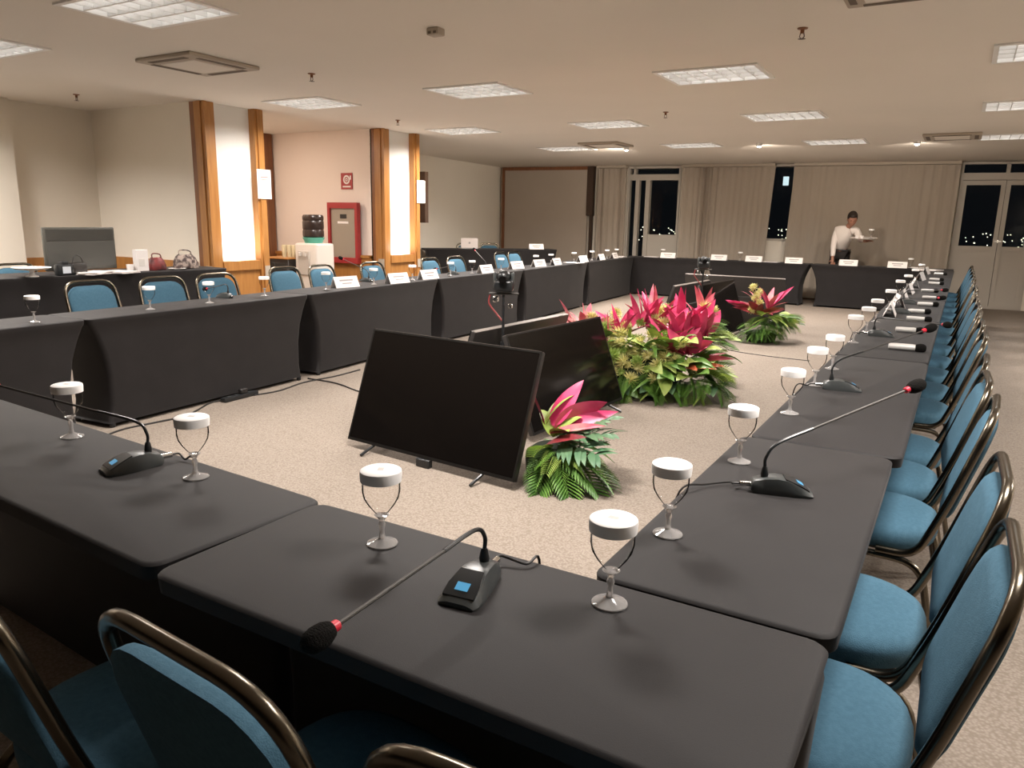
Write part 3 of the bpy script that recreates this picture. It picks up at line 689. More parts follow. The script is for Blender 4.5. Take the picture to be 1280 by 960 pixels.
# ------------------------------------------------------------------ name cards and papers
def make_card():
    t = thing('name_card', 'x', 'name card', (0, 0, 0), 0, 'white tent name cards')
    # tent card, face towards local -Y
    MB().add([(-.15, -.045, 0), (.15, -.045, 0), (.15, 0, .105), (-.15, 0, .105), (-.15, .045, 0), (.15, .045, 0),
              (-.15, -.042, 0), (.15, -.042, 0), (.15, 0, .1015), (-.15, 0, .1015), (-.15, .042, 0), (.15, .042, 0)],
             [(0, 1, 2, 3), (3, 2, 5, 4), (7, 6, 9, 8), (8, 9, 10, 11), (0, 3, 9, 6), (3, 4, 10, 9), (2, 1, 7, 8), (5, 2, 8, 11), (0, 6, 7, 1), (4, 5, 11, 10)]).build('card', M_paper, t)
    n = Vector((0, -.105, .045)).normalized(); b = MB()
    def strip(x0, x1, v0, v1):
        P = lambda x, v: (x, -.045+.045*v+n.y*.0008, .105*v+n.z*.0008)
        b.add([P(x0, v0), P(x1, v0), P(x1, v1), P(x0, v1)], [(0, 1, 2, 3)])
    strip(-.085, .085, .58, .72); strip(-.06, .06, .32, .42)
    b.build('printed_name', M_ink, t)
    return t
c0 = None
def card(x, y, rz, l, s=1):
    global c0
    if c0 is None: c0 = make_card(); c0['label'] = l; c0.location = (x, y, .75); c0.rotation_euler = (0, 0, rz); c = c0
    else: c = dup(c0, (x, y, .75), rz, l)
    return c
for k, (x, y) in enumerate([(-5.16, 5.52), (-5.10, 6.25), (-5.20, 6.92), (-5.26, 8.22), (-5.42, 9.28), (-5.44, 9.98), (-5.46, 10.58), (-5.56, 11.75), (-5.62, 12.65), (-5.70, 13.45)]):
    card(min(x, linX(y)-.06), y, PI/2+R(rnd.uniform(-6, 6)), 'white tent name card on the left table row, %s from the near end' % ORD[k])
for k, (px, py) in enumerate([(835, 321.5), (898.5, 325), (942, 327.5), (992, 329.5), (1060, 333.5), (1121, 337.5)]):
    p = onY(px, py, 14.46); card(p.x, 14.47, R(rnd.uniform(-2, 2)), 'white tent name card on the far end tables, %s from the left' % ORD[k])
for k, y in enumerate([6.55, 7.35, 8.0, 8.9, 9.9, 11.3, 12.9]):
    card(-.43, y, -PI/2+R(rnd.uniform(-12, 12)), 'white tent name card on the right row, %s from the viewer' % ORD[k])
def paper(x, y, rz, label, z=.75, n=3, grp='loose papers'):
    t = thing('paper_stack', label, 'papers', (x, y, z), rz, grp)
    r = random.Random(int(x*100+y*10))
    for k in range(n):
        M = Matrix.Rotation(R(r.uniform(-18, 18)), 4, 'Z')
        MB().box(-.105, .105, -.148, .148, k*.006, k*.006+.005, M).build('sheet', M_paper, t)
paper(-.40, 13.95, R(70), 'fanned white papers at the far end of the right row', n=4)
paper(-.62, 14.58, R(15), 'white papers on the far end table by the right corner', n=3)
paper(-5.80, 13.98, R(20), 'white papers at the far end of the left row', n=3)
paper(-5.35, 14.60, R(75), 'white papers on the left far end table', n=2)
paper(-5.52, 11.35, R(95), 'flat white paper on the left row beside a name card', n=1)
paper(-3.05, 14.6, R(85), 'flat white paper on the middle far end table', n=1)

# ------------------------------------------------------------------ televisions on the floor
def tv(loc, ang, lean, w, h, label, feet=True):
    """loc = bottom centre, ang = direction of the bottom edge; screen faces local -Y and leans back to +Y"""
    t = thing('television', label, 'television', (loc[0], loc[1], 0), ang, 'televisions on the floor')
    M = Matrix.Translation((0, 0, .05)) @ Matrix.Rotation(-lean, 4, 'X')
    MB().rbox(-w/2, w/2, 0, .035, 0, h, .006, 2, M).rbox(-w*.38, w*.38, .03, .065, .04, h*.6, .015, 2, M).build('casing', M_tvback, t)
    b = MB()
    for x0, x1, z0, z1 in ((-w/2, w/2, 0, .018), (-w/2, w/2, h-.012, h), (-w/2, -w/2+.012, .018, h-.012), (w/2-.012, w/2, .018, h-.012)): b.box(x0, x1, -.004, .001, z0, z1, M)
    b.build('bezel', M_bezel, t)
    MB().box(-w/2+.011, w/2-.011, -.002, .001, .017, h-.011, M).build('screen', M_screen, t)
    MB().box(-w/2+.01, w/2-.01, .002, .033, h, h+.002, M).build('top_edge', mat('lit top edge', (.20, .17, .15), .4, metal=.3), t)  # paler strip paints in the light caught along the upper edge
    for sx in (-1, 1):
        x = sx*w*.33
        MB().tube([(x, -.10, .010), (x, .01, .045), (x, .02, .055)], .009, 8).tube([(x, .19, .010), (x, .03, .05)], .009, 8).build('foot', M_blackp, t)
    MB().tube([(0, .19, .28), (0, .34, .012)], .012, 8).build('prop', M_blackp, t)
    MB().rbox(-.05, .05, -.02, .02, .0, .05, .005, 1).build('floor_bracket', M_blackp, t)
    return t
tv((-2.555, 3.35), R(-5.1), R(20), 1.29, .72, 'wide black television facing the viewer, leaning back on the floor')
tv((-2.215, 4.78), R(86.5), R(20), 1.31, .68, 'dark television facing the right row, behind the nearest television')
tv((-2.93, 4.78), R(-92), R(18), 1.31, .68, 'dark television facing the left row, back to back with another')
tv((-2.44, 9.65), R(87), R(18), 1.31, .68, 'dark television of the far group, facing the right row behind the last flowers')
tv((-3.10, 9.35), R(-92), R(18), 1.31, .68, 'dark television of the far group, facing the left row')
tv((-2.72, 10.95), R(180), R(18), 1.40, .70, 'dark television of the far group, seen from behind, facing the far tables')

# ------------------------------------------------------------------ camera stands
def camstand(x, y, htop, label):
    t = thing('camera_stand', label, 'camera stand', (x, y, 0), R(25), 'camera stands between televisions')
    MB().lathe([(.11, 0), (.11, .012), (.03, .02), (.02, .05)], 24).build('base', M_blackp, t)
    MB().tube([(0, 0, .04), (0, 0, htop*.55)], .014, 10).build('lower_pole', M_blackp, t)
    MB().tube([(0, 0, htop*.55), (0, 0, htop-.14)], .010, 10).lathe([(.018, htop*.53), (.018, htop*.57)], 12).build('upper_pole', M_blackp, t)
    MB().rbox(-.10, .10, -.012, .012, htop-.14, htop-.125, .004, 1).build('bracket', M_neck, t)
    MB().tube(smooth_path([(-.09, 0, htop-.13), (-.10, .01, htop-.2), (-.05, .02, htop-.27), (0, .015, htop-.33)], 5), .006, 7).build('cable_loop', mat('dull red cable', (.30, .05, .05), .5), t)
    MB().rbox(-.07, -.035, -.03, .03, htop-.19, htop-.145, .006, 1).rbox(.03, .06, -.02, .02, htop-.23, htop-.20, .004, 1).build('clamp', M_chrome, t)
    cm = MB().rbox(-.065, .065, -.05, .06, htop-.12, htop-.04, .02, 3).ell((0, 0, htop-.02), .05, .05, .045).build('camera_body', M_blackp, t)
    MB().tube([(0, -.05, htop-.035), (0, -.085, htop-.035)], .026, 16).build('lens', M_screen, cm)
    for s in (-1, 1): MB().rbox(s*.06-.01, s*.06+.01, -.02, .03, htop-.10, htop+.01, .006, 1).build('yoke_arm', M_greyp, cm)
    return t
p = onZ(630, 345, 1.055); camstand(p.x, p.y, 1.07, 'camera on a slim black stand rising between the near televisions')
p = onZ(880, 325, 1.0); camstand(p.x, p.y, 1.02, 'camera on a slim black stand behind the large flower arrangement')

# ------------------------------------------------------------------ flowers
def leafmesh(L, Wd, droop=.3, fold=.25, n=8, twist=0, tip=1.0):
    """leaf along +X from the origin, bending down"""
    rs = []; x = z = 0; a = 0
    for i in range(n+1):
        u = i/n; w = Wd*.5*(math.sin(PI*min(1, u**.75*.97+.03))**.8)*(1 if u < .98 else .3)
        tw = twist*u
        c = Vector((x, 0, z)); side = Vector((math.sin(a)*math.sin(tw), math.cos(tw), math.cos(a)*math.sin(tw))); nrm = Vector((-math.sin(a), 0, math.cos(a)))
        rs.append([c-side*w+nrm*w*fold, c-nrm*.0, c+side*w+nrm*w*fold, c-nrm*.0015])
        x += L/n*math.cos(a); z += L/n*math.sin(a); a -= droop/n
    return MB().rings(rs, True, True, True)
def frond(L, pairs, LW, LL, droop=.6, sweep=50):
    b = MB(); pts = []; x = z = 0; a = 0
    for i in range(13):
        pts.append(Vector((x, 0, z))); x += L/12*math.cos(a); z += L/12*math.sin(a); a -= droop/12
    b.tube(pts, [.004*(1-.6*i/12)+.001 for i in range(13)], 5)
    for k in range(pairs):
        u = .22+.76*k/(pairs-1); i = min(11, int(u*12)); p = pts[i].lerp(pts[i+1], u*12-i) if i < 12 else pts[-1]
        ll = LL*(.55+.45*math.sin(PI*min(1, u*.95)))
        for s in (-1, 1):
            lf = leafmesh(ll, LW, .5, .3, 5)
            M = Matrix.Translation(p) @ Matrix.Rotation(s*R(sweep-22*u), 4, 'Z') @ Matrix.Rotation(R(-8+14*u), 4, 'Y')
            b.add(lf.v, lf.f, True, M)
    return b
def monstera(L, Wd, droop=.5):
    b = MB(); pts = []; x = z = 0; a = 0
    for i in range(13):
        pts.append(Vector((x, 0, z))); x += L/12*math.cos(a); z += L/12*math.sin(a); a -= droop/12
    b.tube(pts, [.004]*8+[.003]*5, 5)
    for k in range(7):
        u = .25+.70*k/6; i = min(11, int(u*12)); p = pts[i]
        for s in (-1, 1):
            lf = leafmesh(Wd*.5*(1.15-.5*abs(u-.5)*1.6), L*.12, .55, .12, 5)
            M = Matrix.Translation(p) @ Matrix.Rotation(s*R(70-35*u), 4, 'Z')
            b.add(lf.v, lf.f, True, M)
    return b
def mum(r, n=46, seed=1):
    b = MB(); rd = random.Random(seed)
    b.ell((0, 0, 0), r*.35, r*.35, r*.35, 8, 6)
    for k in range(n):
        zz = 1-1.5*k/n; ph = k*2.39996; d = Vector((math.sqrt(max(0, 1-zz*zz))*math.cos(ph), math.sqrt(max(0, 1-zz*zz))*math.sin(ph), zz))
        M = d.to_track_quat('X', 'Z').to_matrix().to_4x4(); lf = leafmesh(r*rd.uniform(.8, 1.05), r*.22, -.5, .4, 3)
        b.add(lf.v, lf.f, True, M)
    return b
LM = {}
def lmesh(key, fn):
    if key not in LM: LM[key] = fn()
    return LM[key]
MESH = {
 'ti': lambda: leafmesh(.34, .085, .35, .30, 9, .5).mesh('ti_leaf'),
 'ti2': lambda: leafmesh(.28, .105, .5, .22, 9, -.4).mesh('ti_leaf'),
 'ti3': lambda: leafmesh(.36, .055, .25, .4, 9, .8).mesh('ti_leaf'),
 'strap': lambda: leafmesh(.36, .045, .9, .35, 9, .4).mesh('strap_leaf'),
 'broad': lambda: leafmesh(.26, .13, .9, .2, 8, .3).mesh('broad_leaf'),
 'frond': lambda: frond(.42, 15, .020, .17, 1.0).mesh('palm_frond'),
 'fern': lambda: frond(.34, 17, .012, .11, 1.1).mesh('fern_frond'),
 'monstera': lambda: monstera(.36, .34).mesh('monstera_leaf'),
 'mum': lambda: mum(.085, 54).mesh('blossom'), 'mum2': lambda: mum(.065, 40, 2).mesh('blossom')}
NAMES = {'ti': 'pink_leaf', 'ti2': 'pink_leaf', 'ti3': 'pink_leaf', 'strap': 'strap_leaf', 'broad': 'broad_leaf', 'frond': 'palm_frond', 'fern': 'fern_frond', 'monstera': 'monstera_leaf', 'mum': 'yellow_blossom', 'mum2': 'yellow_blossom'}
def put(t, key, m, pos, az, el, s=1, roll=0):
    me = lmesh((key, m.name), lambda: MESH[key]())
    if not me.materials: me.materials.append(m)
    nm = NAMES[key]
    if key.startswith('ti') and m is M_burg: nm = 'burgundy_leaf'
    if key.startswith('ti') and m in (M_greenl, M_orange): nm = 'tinted_leaf'
    o = bpy.data.objects.new(nm, me); COL.objects.link(o); o.parent = t
    s *= 1.12 if key[:2] == 'ti' else 1
    M = Matrix.Translation(pos) @ Matrix.Rotation(R(az), 4, 'Z') @ Matrix.Rotation(R(-el), 4, 'Y') @ Matrix.Rotation(R(roll), 4, 'X') @ Matrix.Scale(s, 4)
    o.matrix_local = M
    return o
def planter(t, rx, ry, h=.20):
    rs = []
    for z, k in ((0, .9), (.01, .95), (h*.8, 1), (h, .97), (h+.03, .7)): rs.append([(rx*k*math.cos(2*PI*j/24), ry*k*math.sin(2*PI*j/24), z) for j in range(24)])
    MB().rings(rs).build('container', mat('dark green foam tray', (.025, .04, .02), .9), t)
# view-right direction on the floor around the flowers is roughly (.90,.42)
# first arrangement: beside the nearest television
t = thing('flower_arrangement', 'small tropical arrangement with two magenta leaves at the nearest television', 'flowers', (-1.84, 3.60, 0), 0, 'tropical flower arrangements')
planter(t, .15, .17, .16); rd = random.Random(11)
put(t, 'ti2', M_pink2, (-.02, .02, .30), 30, 62, 1.0, 60); put(t, 'ti2', M_pink2, (0, .02, .28), 25, 40, 1.1, -60); put(t, 'ti', M_pink2, (.02, .0, .27), 22, 28, .95, 40)
put(t, 'ti3', M_pink3, (.0, -.05, .27), 10, 20, .8, 20); put(t, 'ti', M_burg, (-.02, -.08, .20), -10, 30, .8, 10); put(t, 'ti3', M_pink2, (-.05, 0, .28), 200, 70, .8)
for az, el, s in ((30, 35, .95), (5, 25, .95), (-22, 10, .95), (55, 30, .9)): put(t, 'monstera', M_greenb, (.0, .0, .22), az, el, s, rd.uniform(-25, 25))
for az, el, s, z in ((15, 10, .95, .2), (-35, 5, .9, .18), (-10, -8, 1.0, .17), (40, 5, .95, .2)): put(t, 'strap', M_green, (.03, 0, z), az, el, s, rd.uniform(-40, 40))
for az, el, s, z in ((-48, -5, 1.05, .17), (-25, 0, 1.1, .17), (-70, -5, .95, .16), (-5, 5, 1.1, .16), (20, 0, 1.05, .15), (-90, 0, .8, .15), (110, 10, .9, .15)): put(t, 'frond', M_green, (0, 0, z), az, el, s*.85, rd.uniform(-20, 20))
for k in range(12): put(t, 'fern', M_green if k % 2 else M_greenl, (.02, 0, .16+.02*rd.random()), -100+k*17, rd.uniform(-5, 35), .8, rd.uniform(-20, 20))
for az, el in ((-30, 45), (10, 60), (150, 60)): put(t, 'broad', M_greenl, (0, 0, .24), az, el, .8, rd.uniform(-30, 30))
for az, el in ((35, 70), (80, 60)): put(t, 'strap', M_greenl, (-.06, .0, .28), az, el, .8)
# large arrangement
t = thing('flower_arrangement', 'large arrangement of magenta leaves and yellow blossoms in the middle of the floor', 'flowers', (-2.26, 6.16, 0), 0, 'tropical flower arrangements')
planter(t, .30, .50, .30); rd = random.Random(7)
VR = Vector((.90, .42, 0)); VF = Vector((-.42, .90, 0))      # to the right / away, as seen from the front tables
def P(r_, f_, z): v = VR*r_+VF*f_; return Vector((v.x, v.y, z))
for r_, f_, z, key, m, cnt, tilt, sc in [(.02, .0, .52, 'ti', M_pink2, 7, 62, 1.0), (.20, -.12, .44, 'ti2', M_pink2, 9, 55, 1.15), (.38, .0, .46, 'ti2', M_pink2, 9, 56, 1.15), (.30, -.32, .36, 'ti2', M_pink2, 7, 42, 1.0), (-.22, .0, .44, 'ti', M_pink2, 7, 40, .95),
        (-.55, .15, .42, 'ti', M_pink3, 8, 45, .95), (.50, .30, .50, 'ti', M_pink3, 8, 60, 1.0), (-.45, -.25, .30, 'ti2', M_pink2, 6, 45, .95), (.1, .30, .50, 'ti3', M_pink3, 6, 60, 1), (.40, -.30, .30, 'ti3', M_burg, 6, 25, .9), (-.38, -.30, .26, 'ti', M_burg, 4, 15, .8)]:
    for k in range(cnt):
        az = 360*k/cnt+rd.uniform(-30, 30); el = tilt+rd.uniform(-16, 28)
        put(t, key, m, P(r_+rd.uniform(-.04, .04), f_+rd.uniform(-.04, .04), z), az, el, sc*rd.uniform(.75, 1.05), rd.uniform(-90, 90))
k = 0
for row, (f_, z, n_) in enumerate([(-.50, .22, 8), (-.46, .32, 9), (-.38, .42, 9), (-.26, .50, 8), (-.10, .58, 5)]):
    for q in range(n_):
        r_ = -.50+.60*(q+rd.random()*.6)/n_+.03*row
        put(t, 'mum' if k % 3 else 'mum2', M_yel if (k*7) % 10 > 3 else M_greenl, P(r_, f_+rd.uniform(-.04, .04), z+rd.uniform(-.05, .05)), rd.uniform(0, 360), 10, rd.uniform(.75, 1.05), 60); k += 1
for k in range(8): put(t, 'mum', M_yel, P([.12, -.28, .18, .50, .58, -.5, .34, .05][k], [.1, .2, .3, .2, .28, 0, .2, -.5][k], [.66, .62, .66, .70, .66, .6, .6, .30][k]), 40*k, 20, .9, 50)
AV = math.degrees(math.atan2(.42, .90))     # azimuth of view-right
for k in range(14): put(t, 'broad', M_greenl if k % 3 else M_green, P(.02+.06*(k % 7), -.46+.05*(k//7), .20+.10*(k//7)), AV-90+rd.uniform(-60, 70), rd.uniform(-5, 40), rd.uniform(.85, 1.15), rd.uniform(-40, 40))
for r_, f_, z, m, cnt in [(-.30, -.15, .50, M_pink2, 6), (-.05, -.05, .60, M_pink2, 5), (-.62, .0, .48, M_pink3, 6), (.30, .12, .60, M_pink2, 7), (.52, .12, .52, M_pink2, 7), (.16, -.25, .40, M_pink2, 5)]:
    for k in range(cnt): put(t, ('ti', 'ti2', 'ti3')[k % 3], m, P(r_+rd.uniform(-.05, .05), f_+rd.uniform(-.05, .05), z-.06), 360*k/cnt+rd.uniform(-30, 30), rd.uniform(40, 85), rd.uniform(.75, 1.0), rd.uniform(-90, 90))
for k in range(26): put(t, ('broad', 'strap', 'mum')[k % 3], (M_greenl, M_green, M_yel)[k % 3], P(-.30+.024*k, -.36+rd.uniform(-.06, .08), .30+.16*rd.random()), AV-90+rd.uniform(-70, 70), rd.uniform(10, 70), .9, rd.uniform(-40, 40))
for k in range(26): put(t, 'strap', M_green if k % 2 else M_greenl, P(-.45+.035*k, -.28+.2*rd.random(), .34+.12*rd.random()), AV-90+rd.uniform(-90, 90), rd.uniform(10, 70), .7, rd.uniform(-40, 40))
for k in range(22): put(t, 'broad', M_green if k % 2 else M_greenl, P(-.48+.05*k, -.36+.1*rd.random(), .22+.3*rd.random()), AV-90+rd.uniform(-80, 80), rd.uniform(0, 50), .8, rd.uniform(-40, 40))
for k in range(14): put(t, 'broad', M_greenb if k % 2 else M_green, P(-.50+.075*k, -.44, .13), AV-90+rd.uniform(-40, 40), rd.uniform(-12, 15), .8, rd.uniform(-40, 40))
for k in range(34): put(t, 'frond', M_green if k % 3 else M_greenl, P(.22+rd.uniform(0, .20), -.38+.026*k, .12+.012*k+rd.uniform(-.03, .05)), AV+rd.uniform(-85, 30), rd.uniform(-8, 45), rd.uniform(.7, .95), rd.uniform(-30, 30))
for k in range(26): put(t, 'fern', M_greenl if k % 3 == 0 else M_green, P(-.52+.042*k, -.40+rd.uniform(-.03, .03), .10+.05*(k % 3)), AV-90+rd.uniform(-45, 45), rd.uniform(-12, 15), .85, rd.uniform(-20, 20))
for k in range(9): put(t, 'strap', M_greenl if k % 2 else mat('cream strap leaf', (.62, .62, .42), .5), P(.46, -.15+.05*k, .34+.02*k), AV+rd.uniform(-30, 20), rd.uniform(0, 35), .62, 0)
for k in range(10): put(t, 'frond', M_green, P(-.6+.1*k, .40, .2), AV+90+rd.uniform(-50, 50), rd.uniform(0, 30), .9, rd.uniform(-25, 25))
for k in range(3): put(t, 'ti2', M_orange, P(.28+.05*k, -.46, .28), AV-80+40*k, 15, .7, 30)
# third arrangement
t = thing('flower_arrangement', 'far arrangement with upright pink leaves before the farthest televisions', 'flowers', (-2.04, 9.60, 0), 0, 'tropical flower arrangements')
planter(t, .18, .20, .10); rd = random.Random(21)
for k in range(6): put(t, 'ti', M_pink3 if k % 2 else M_pink2, P(.05, 0, .40), 20+60*k, 66+rd.uniform(-12, 14), .8, rd.uniform(-90, 90))
put(t, 'ti3', M_pink2, P(.08, 0, .42), 25, 50, .95, 40)
for k in range(9): put(t, 'ti', M_burg, P(-.05, -.05, .34), 160+30*k, 18+rd.uniform(-5, 20), .95, rd.uniform(-60, 60))
for k in range(4): put(t, 'ti', M_pink2 if k < 2 else M_burg, P(-.15, 0, .38), 190+18*k, 25, .9, rd.uniform(-60, 60))
for k in range(7): put(t, 'mum2' if k % 2 else 'mum', M_yel, P(-.16+.04*(k % 3), -.08, .40+.045*k), 40*k, 10, .8, 60)
for k in range(10): put(t, 'frond', M_greenl if k % 2 else M_green, P(.16, -.02, .26), -75+15*k, rd.uniform(-5, 35), .72, rd.uniform(-20, 20))
for k in range(14): put(t, 'frond', M_green if k % 2 else M_greenl, P(.08, -.05, .30), AV-150+14*k, rd.uniform(-12, 35), .75, rd.uniform(-20, 20))
for k in range(10): put(t, 'fern', M_green, P(-.05, -.05, .14), AV-170+20*k, rd.uniform(-5, 10), .9, 0)
for k in range(9): put(t, 'fern', M_green, P(.0, -.1, .22), -150+20*k, rd.uniform(-5, 20), .9, rd.uniform(-20, 20))
for k in range(7): put(t, 'strap', M_green if k % 2 else M_greenl, P(.12, 0, .28), -50+20*k, rd.uniform(-5, 30), .8, 0)
for k in range(3): put(t, 'strap', M_burg, P(-.06, 0, .40), 100+40*k, 65, .9, 0)

# ------------------------------------------------------------------ cables and power strip on the floor
def floorcable(pts, label, r=.006):
    o = MB().tube(smooth_path([onZ(x, y, r) for x, y in pts], 8), r, 7).build('floor_cable', M_rubber); tag(o, label, 'cable', 'floor cables')
floorcable([(130, 545), (160, 535), (230, 520), (262, 504), (282, 500)], 'black cable on the carpet along the left row, left of the power strip')
floorcable([(318, 494), (350, 488), (380, 478), (420, 470), (450, 462)], 'black cable on the carpet along the left row, right of the power strip')
floorcable([(385, 473), (420, 479), (445, 488), (460, 492)], 'black cable crossing the carpet towards the nearest television')
floorcable([(893, 434), (930, 441), (975, 447), (1012, 451)], 'thin black cable crossing the carpet from the televisions to the right row', .004)
p = onZ(300, 498, 0)
t = thing('power_strip', 'black power strip on the carpet by the left row', 'power strip', (p.x, p.y, 0), R(93))
MB().rbox(-.17, .17, -.028, .028, 0, .035, .006, 2).build('casing', M_blackp, t)
for k in range(4): MB().lathe([(.016, .035), (.016, .037), (.004, .037)], 14, Matrix.Translation((-.11+.07*k, 0, 0))).build('socket', M_greyp, t)
b = MB().rbox(.0, .07, -.02, .02, .036, .075, .006, 1).build('plug', M_rubber, t)

# ------------------------------------------------------------------ things on the side table with the monitor
ZT = .86
def onT(px, X=-7.15): p = onX(px, 330, X); return Vector((X, p.y, ZT))
pa, pb = onX(50, 284, -7.1), onX(142, 284, -7.1)
t = thing('monitor', 'dark flat monitor standing on the side table at the left', 'monitor', (-7.1, (pa.y+pb.y)/2, ZT), R(93))
w = (pb-pa).length; hh = pa.z-ZT
MB().rbox(-w/2, w/2, -.02, .02, .03, hh, .01, 2).build('casing', mat('olive grey plastic', (.075, .073, .062), .4), t)
MB().box(-w/2+.02, w/2-.02, -.023, -.02, hh*.72, hh-.02).build('upper_band', mat('darker olive band', (.05, .048, .042), .35), t)
MB().box(-w/2+.02, w/2-.02, -.022, -.02, .06, hh*.70).build('screen', mat('dim screen', (.085, .083, .075), .25), t)
MB().rbox(-.12, .12, -.08, .08, 0, .012, .004, 1).rbox(-.03, .03, -.01, .01, .01, .06, .004, 1).build('stand', M_blackp, t)
# cake stand with white dish
q = onX(40, 342, -6.95)
t = thing('pedestal_dish', 'white oval dish on a low pedestal at the left end of the side table', 'dish', (q.x, q.y, ZT))
MB().lathe([(.05, 0), (.052, .006), (.02, .02), (.018, .05), (.04, .058)], 24).build('pedestal', M_lid, t)
MB().lathe([(.03, .055), (.12, .066), (.15, .078), (.152, .083), (.12, .075), (.01, .066)], 32).build('plate', M_paper, t)
# dslr camera
q = onX(80, 336, -6.93)
t = thing('photo_camera', 'black photo camera with lit screen in front of the monitor', 'camera', (q.x, q.y, ZT), R(95))
MB().rbox(-.075, .075, -.035, .035, 0, .10, .012, 2).rbox(-.03, .03, -.03, .03, .095, .125, .008, 2).build('body', M_blackp, t)
MB().tube([(0, .03, .05), (0, .11, .05)], .034, 16).build('lens', M_blackp, t)
MB().box(-.035, .04, -.037, -.035, .02, .08).build('rear_screen', mat('camera screen', (.3, .3, .3), .3, emit=(.7, .72, .75), estr=.5), t)
for px, s, l in ((98, 1, 'small black equipment bag between camera and papers'),):
    q = onX(px, 338, -6.96); t = thing('equipment_bag', l, 'bag', (q.x, q.y, ZT), R(90))
    MB().rbox(-.07, .07, -.04, .04, 0, .11, .02, 2).build('body', M_tvback, t); MB().tube(smooth_path([(-.05, 0, .10), (-.02, 0, .17), (.03, 0, .16), (.05, 0, .10)], 5), .005, 6).build('strap', M_tvback, t)
q = onX(118, 341, -6.92); paper(q.x, q.y, R(40), 'crumpled white papers on the side table right of the monitor', ZT, 4)
q = onX(150, 341, -6.92); paper(q.x, q.y, R(95), 'neat stack of white papers beside the white box', ZT, 3)
q = onX(177, 338, -6.98)
t = thing('upright_box', 'tall white box standing on the side table', 'box', (q.x, q.y, ZT), R(92))
MB().rbox(-.065, .065, -.03, .03, 0, .21, .003, 1).build('carton', M_paper, t); MB().box(-.04, .02, -.0315, -.03, .05, .12).build('printed_panel', mat('pale print', (.7, .66, .62), .7), t)
q = onX(163, 339, -6.98); b = MB().lathe([(.028, 0), (.034, .07), (.031, .07), (.027, .004)], 20).build('paper_cup', M_paper); b.location = (q.x, q.y, ZT); tag(b, 'small white cup in front of the tall white box', 'cup')
def bag(px, w, h, d, m, l, nm='handbag', rzz=92):
    q = onX(px, 338, -7.0); t = thing(nm, l, 'bag', (q.x, q.y, ZT), R(rzz))
    rs = []
    for z, k in ((0, .92), (.02, 1), (h*.5, .95), (h*.85, .78), (h, .6)):
        rs.append([(w/2*k*math.cos(a)*(1 if abs(math.cos(a)) < .7 else 1), d/2*k*math.sin(a), z+.01*math.sin(3*a)) for a in [2*PI*j/20 for j in range(20)]])
    MB().rings(rs).build('body', m, t)
    MB().tube(smooth_path([(-w*.25, 0, h*.9), (-w*.2, .01, h*1.35), (w*.15, -.01, h*1.3), (w*.25, 0, h*.9)], 6), .006, 7).build('handle', m, t)
    return t
bag(197, .20, .12, .12, mat('red brown leather', (.22, .03, .03), .5, noise=(12, (.09, .02, .02), (1, 1, 1), .4, .6)), 'red and brown handbag right of the tall white box')
bag(233, .30, .14, .14, mat('mottled fabric', (.05, .03, .028), .7, noise=(22, (.35, .28, .24), (1, 1, 1), .45, .6)), 'dark mottled handbag beside the nearer lit pillar')
q = onX(222, 339, -6.93); b = MB().lathe([(.03, 0), (.075, .008), (.085, .014), (.07, .010), (.01, .004)], 24).build('saucer', M_paper); b.location = (q.x, q.y, ZT); tag(b, 'white saucer in front of the mottled handbag', 'saucer')
# laptop on the far corner table
q = SMID + SU*((586-533)/(697-533)-.5)*(onZ(697, 312, .87)-onZ(533, 311, .87)).length*.93 + SN*.22
t = thing('laptop', 'white laptop lid with dark round logo on the far corner table', 'laptop', (q.x, q.y, .87), SA)
MB().rbox(-.17, .17, -.02, .22, 0, .015, .004, 1).build('keyboard_base', M_lid, t)
MB().rbox(-.17, .17, -.03, -.018, .01, .20, .004, 1).build('lid', mat('pink white lid', (.74, .66, .62), .4), t)
o = MB().lathe([(.02, 0), (.02, .002), (.003, .002)], 16, Matrix.Translation((0, -.030, .11)) @ Matrix.Rotation(PI/2, 4, 'X')).build('round_logo', M_ink, t)
q = SMID + SU*((674-533)/(697-533)-.5)*(onZ(697, 312, .87)-onZ(533, 311, .87)).length*.95 + SN*.1
c = dup(c0, (q.x, q.y, .87), SA, 'white sign card on the far corner side table', group='far corner table things')

# ------------------------------------------------------------------ waiter
def skin_obj(name, verts, edges, m, parent, sub=2, root=0):
    me = bpy.data.meshes.new(name); me.from_pydata([v[0] for v in verts], edges, []); me.update()
    o = bpy.data.objects.new(name, me); COL.objects.link(o); me.materials.append(m)
    o.modifiers.new('Skin', 'SKIN')
    if not me.skin_vertices: me.attributes  # layer is created with the modifier
    bm = bmesh.new(); bm.from_mesh(me); L = bm.verts.layers.skin.verify()
    bm.verts.ensure_lookup_table()
    for i, v in enumerate(verts):
        r = v[1]; bm.verts[i][L].radius = r if isinstance(r, tuple) else (r, r)
        bm.verts[i][L].use_root = (i == root)
    bm.to_mesh(me); bm.free()
    s = o.modifiers.new('Subdivision', 'SUBSURF'); s.levels = sub; s.render_levels = sub
    for mm in o.modifiers:
        if mm.type == 'SKIN': mm.use_smooth_shade = True
    o.parent = parent
    return o
w0 = onY(1052, 330, 15.12)
wt = thing('person', 'person in white shirt and dark trousers bending over the far table, holding a tray', 'person', (w0.x, 15.12, 0))
def wl(px, py, Y): v = onY(px, py, Y); return (v.x-w0.x, v.y-15.12, v.z)
pel = wl(1050, 318, 15.12); pel = (pel[0], pel[1], .95)
chest = wl(1054, 293, 14.98); neck = wl(1061, 283, 14.90)
shR = wl(1046, 288, 15.0); shL = wl(1071, 287, 14.92)
elR = wl(1042, 307, 14.92); hdR = wl(1040.5, 324, 14.80); fR = wl(1041, 330, 14.76)
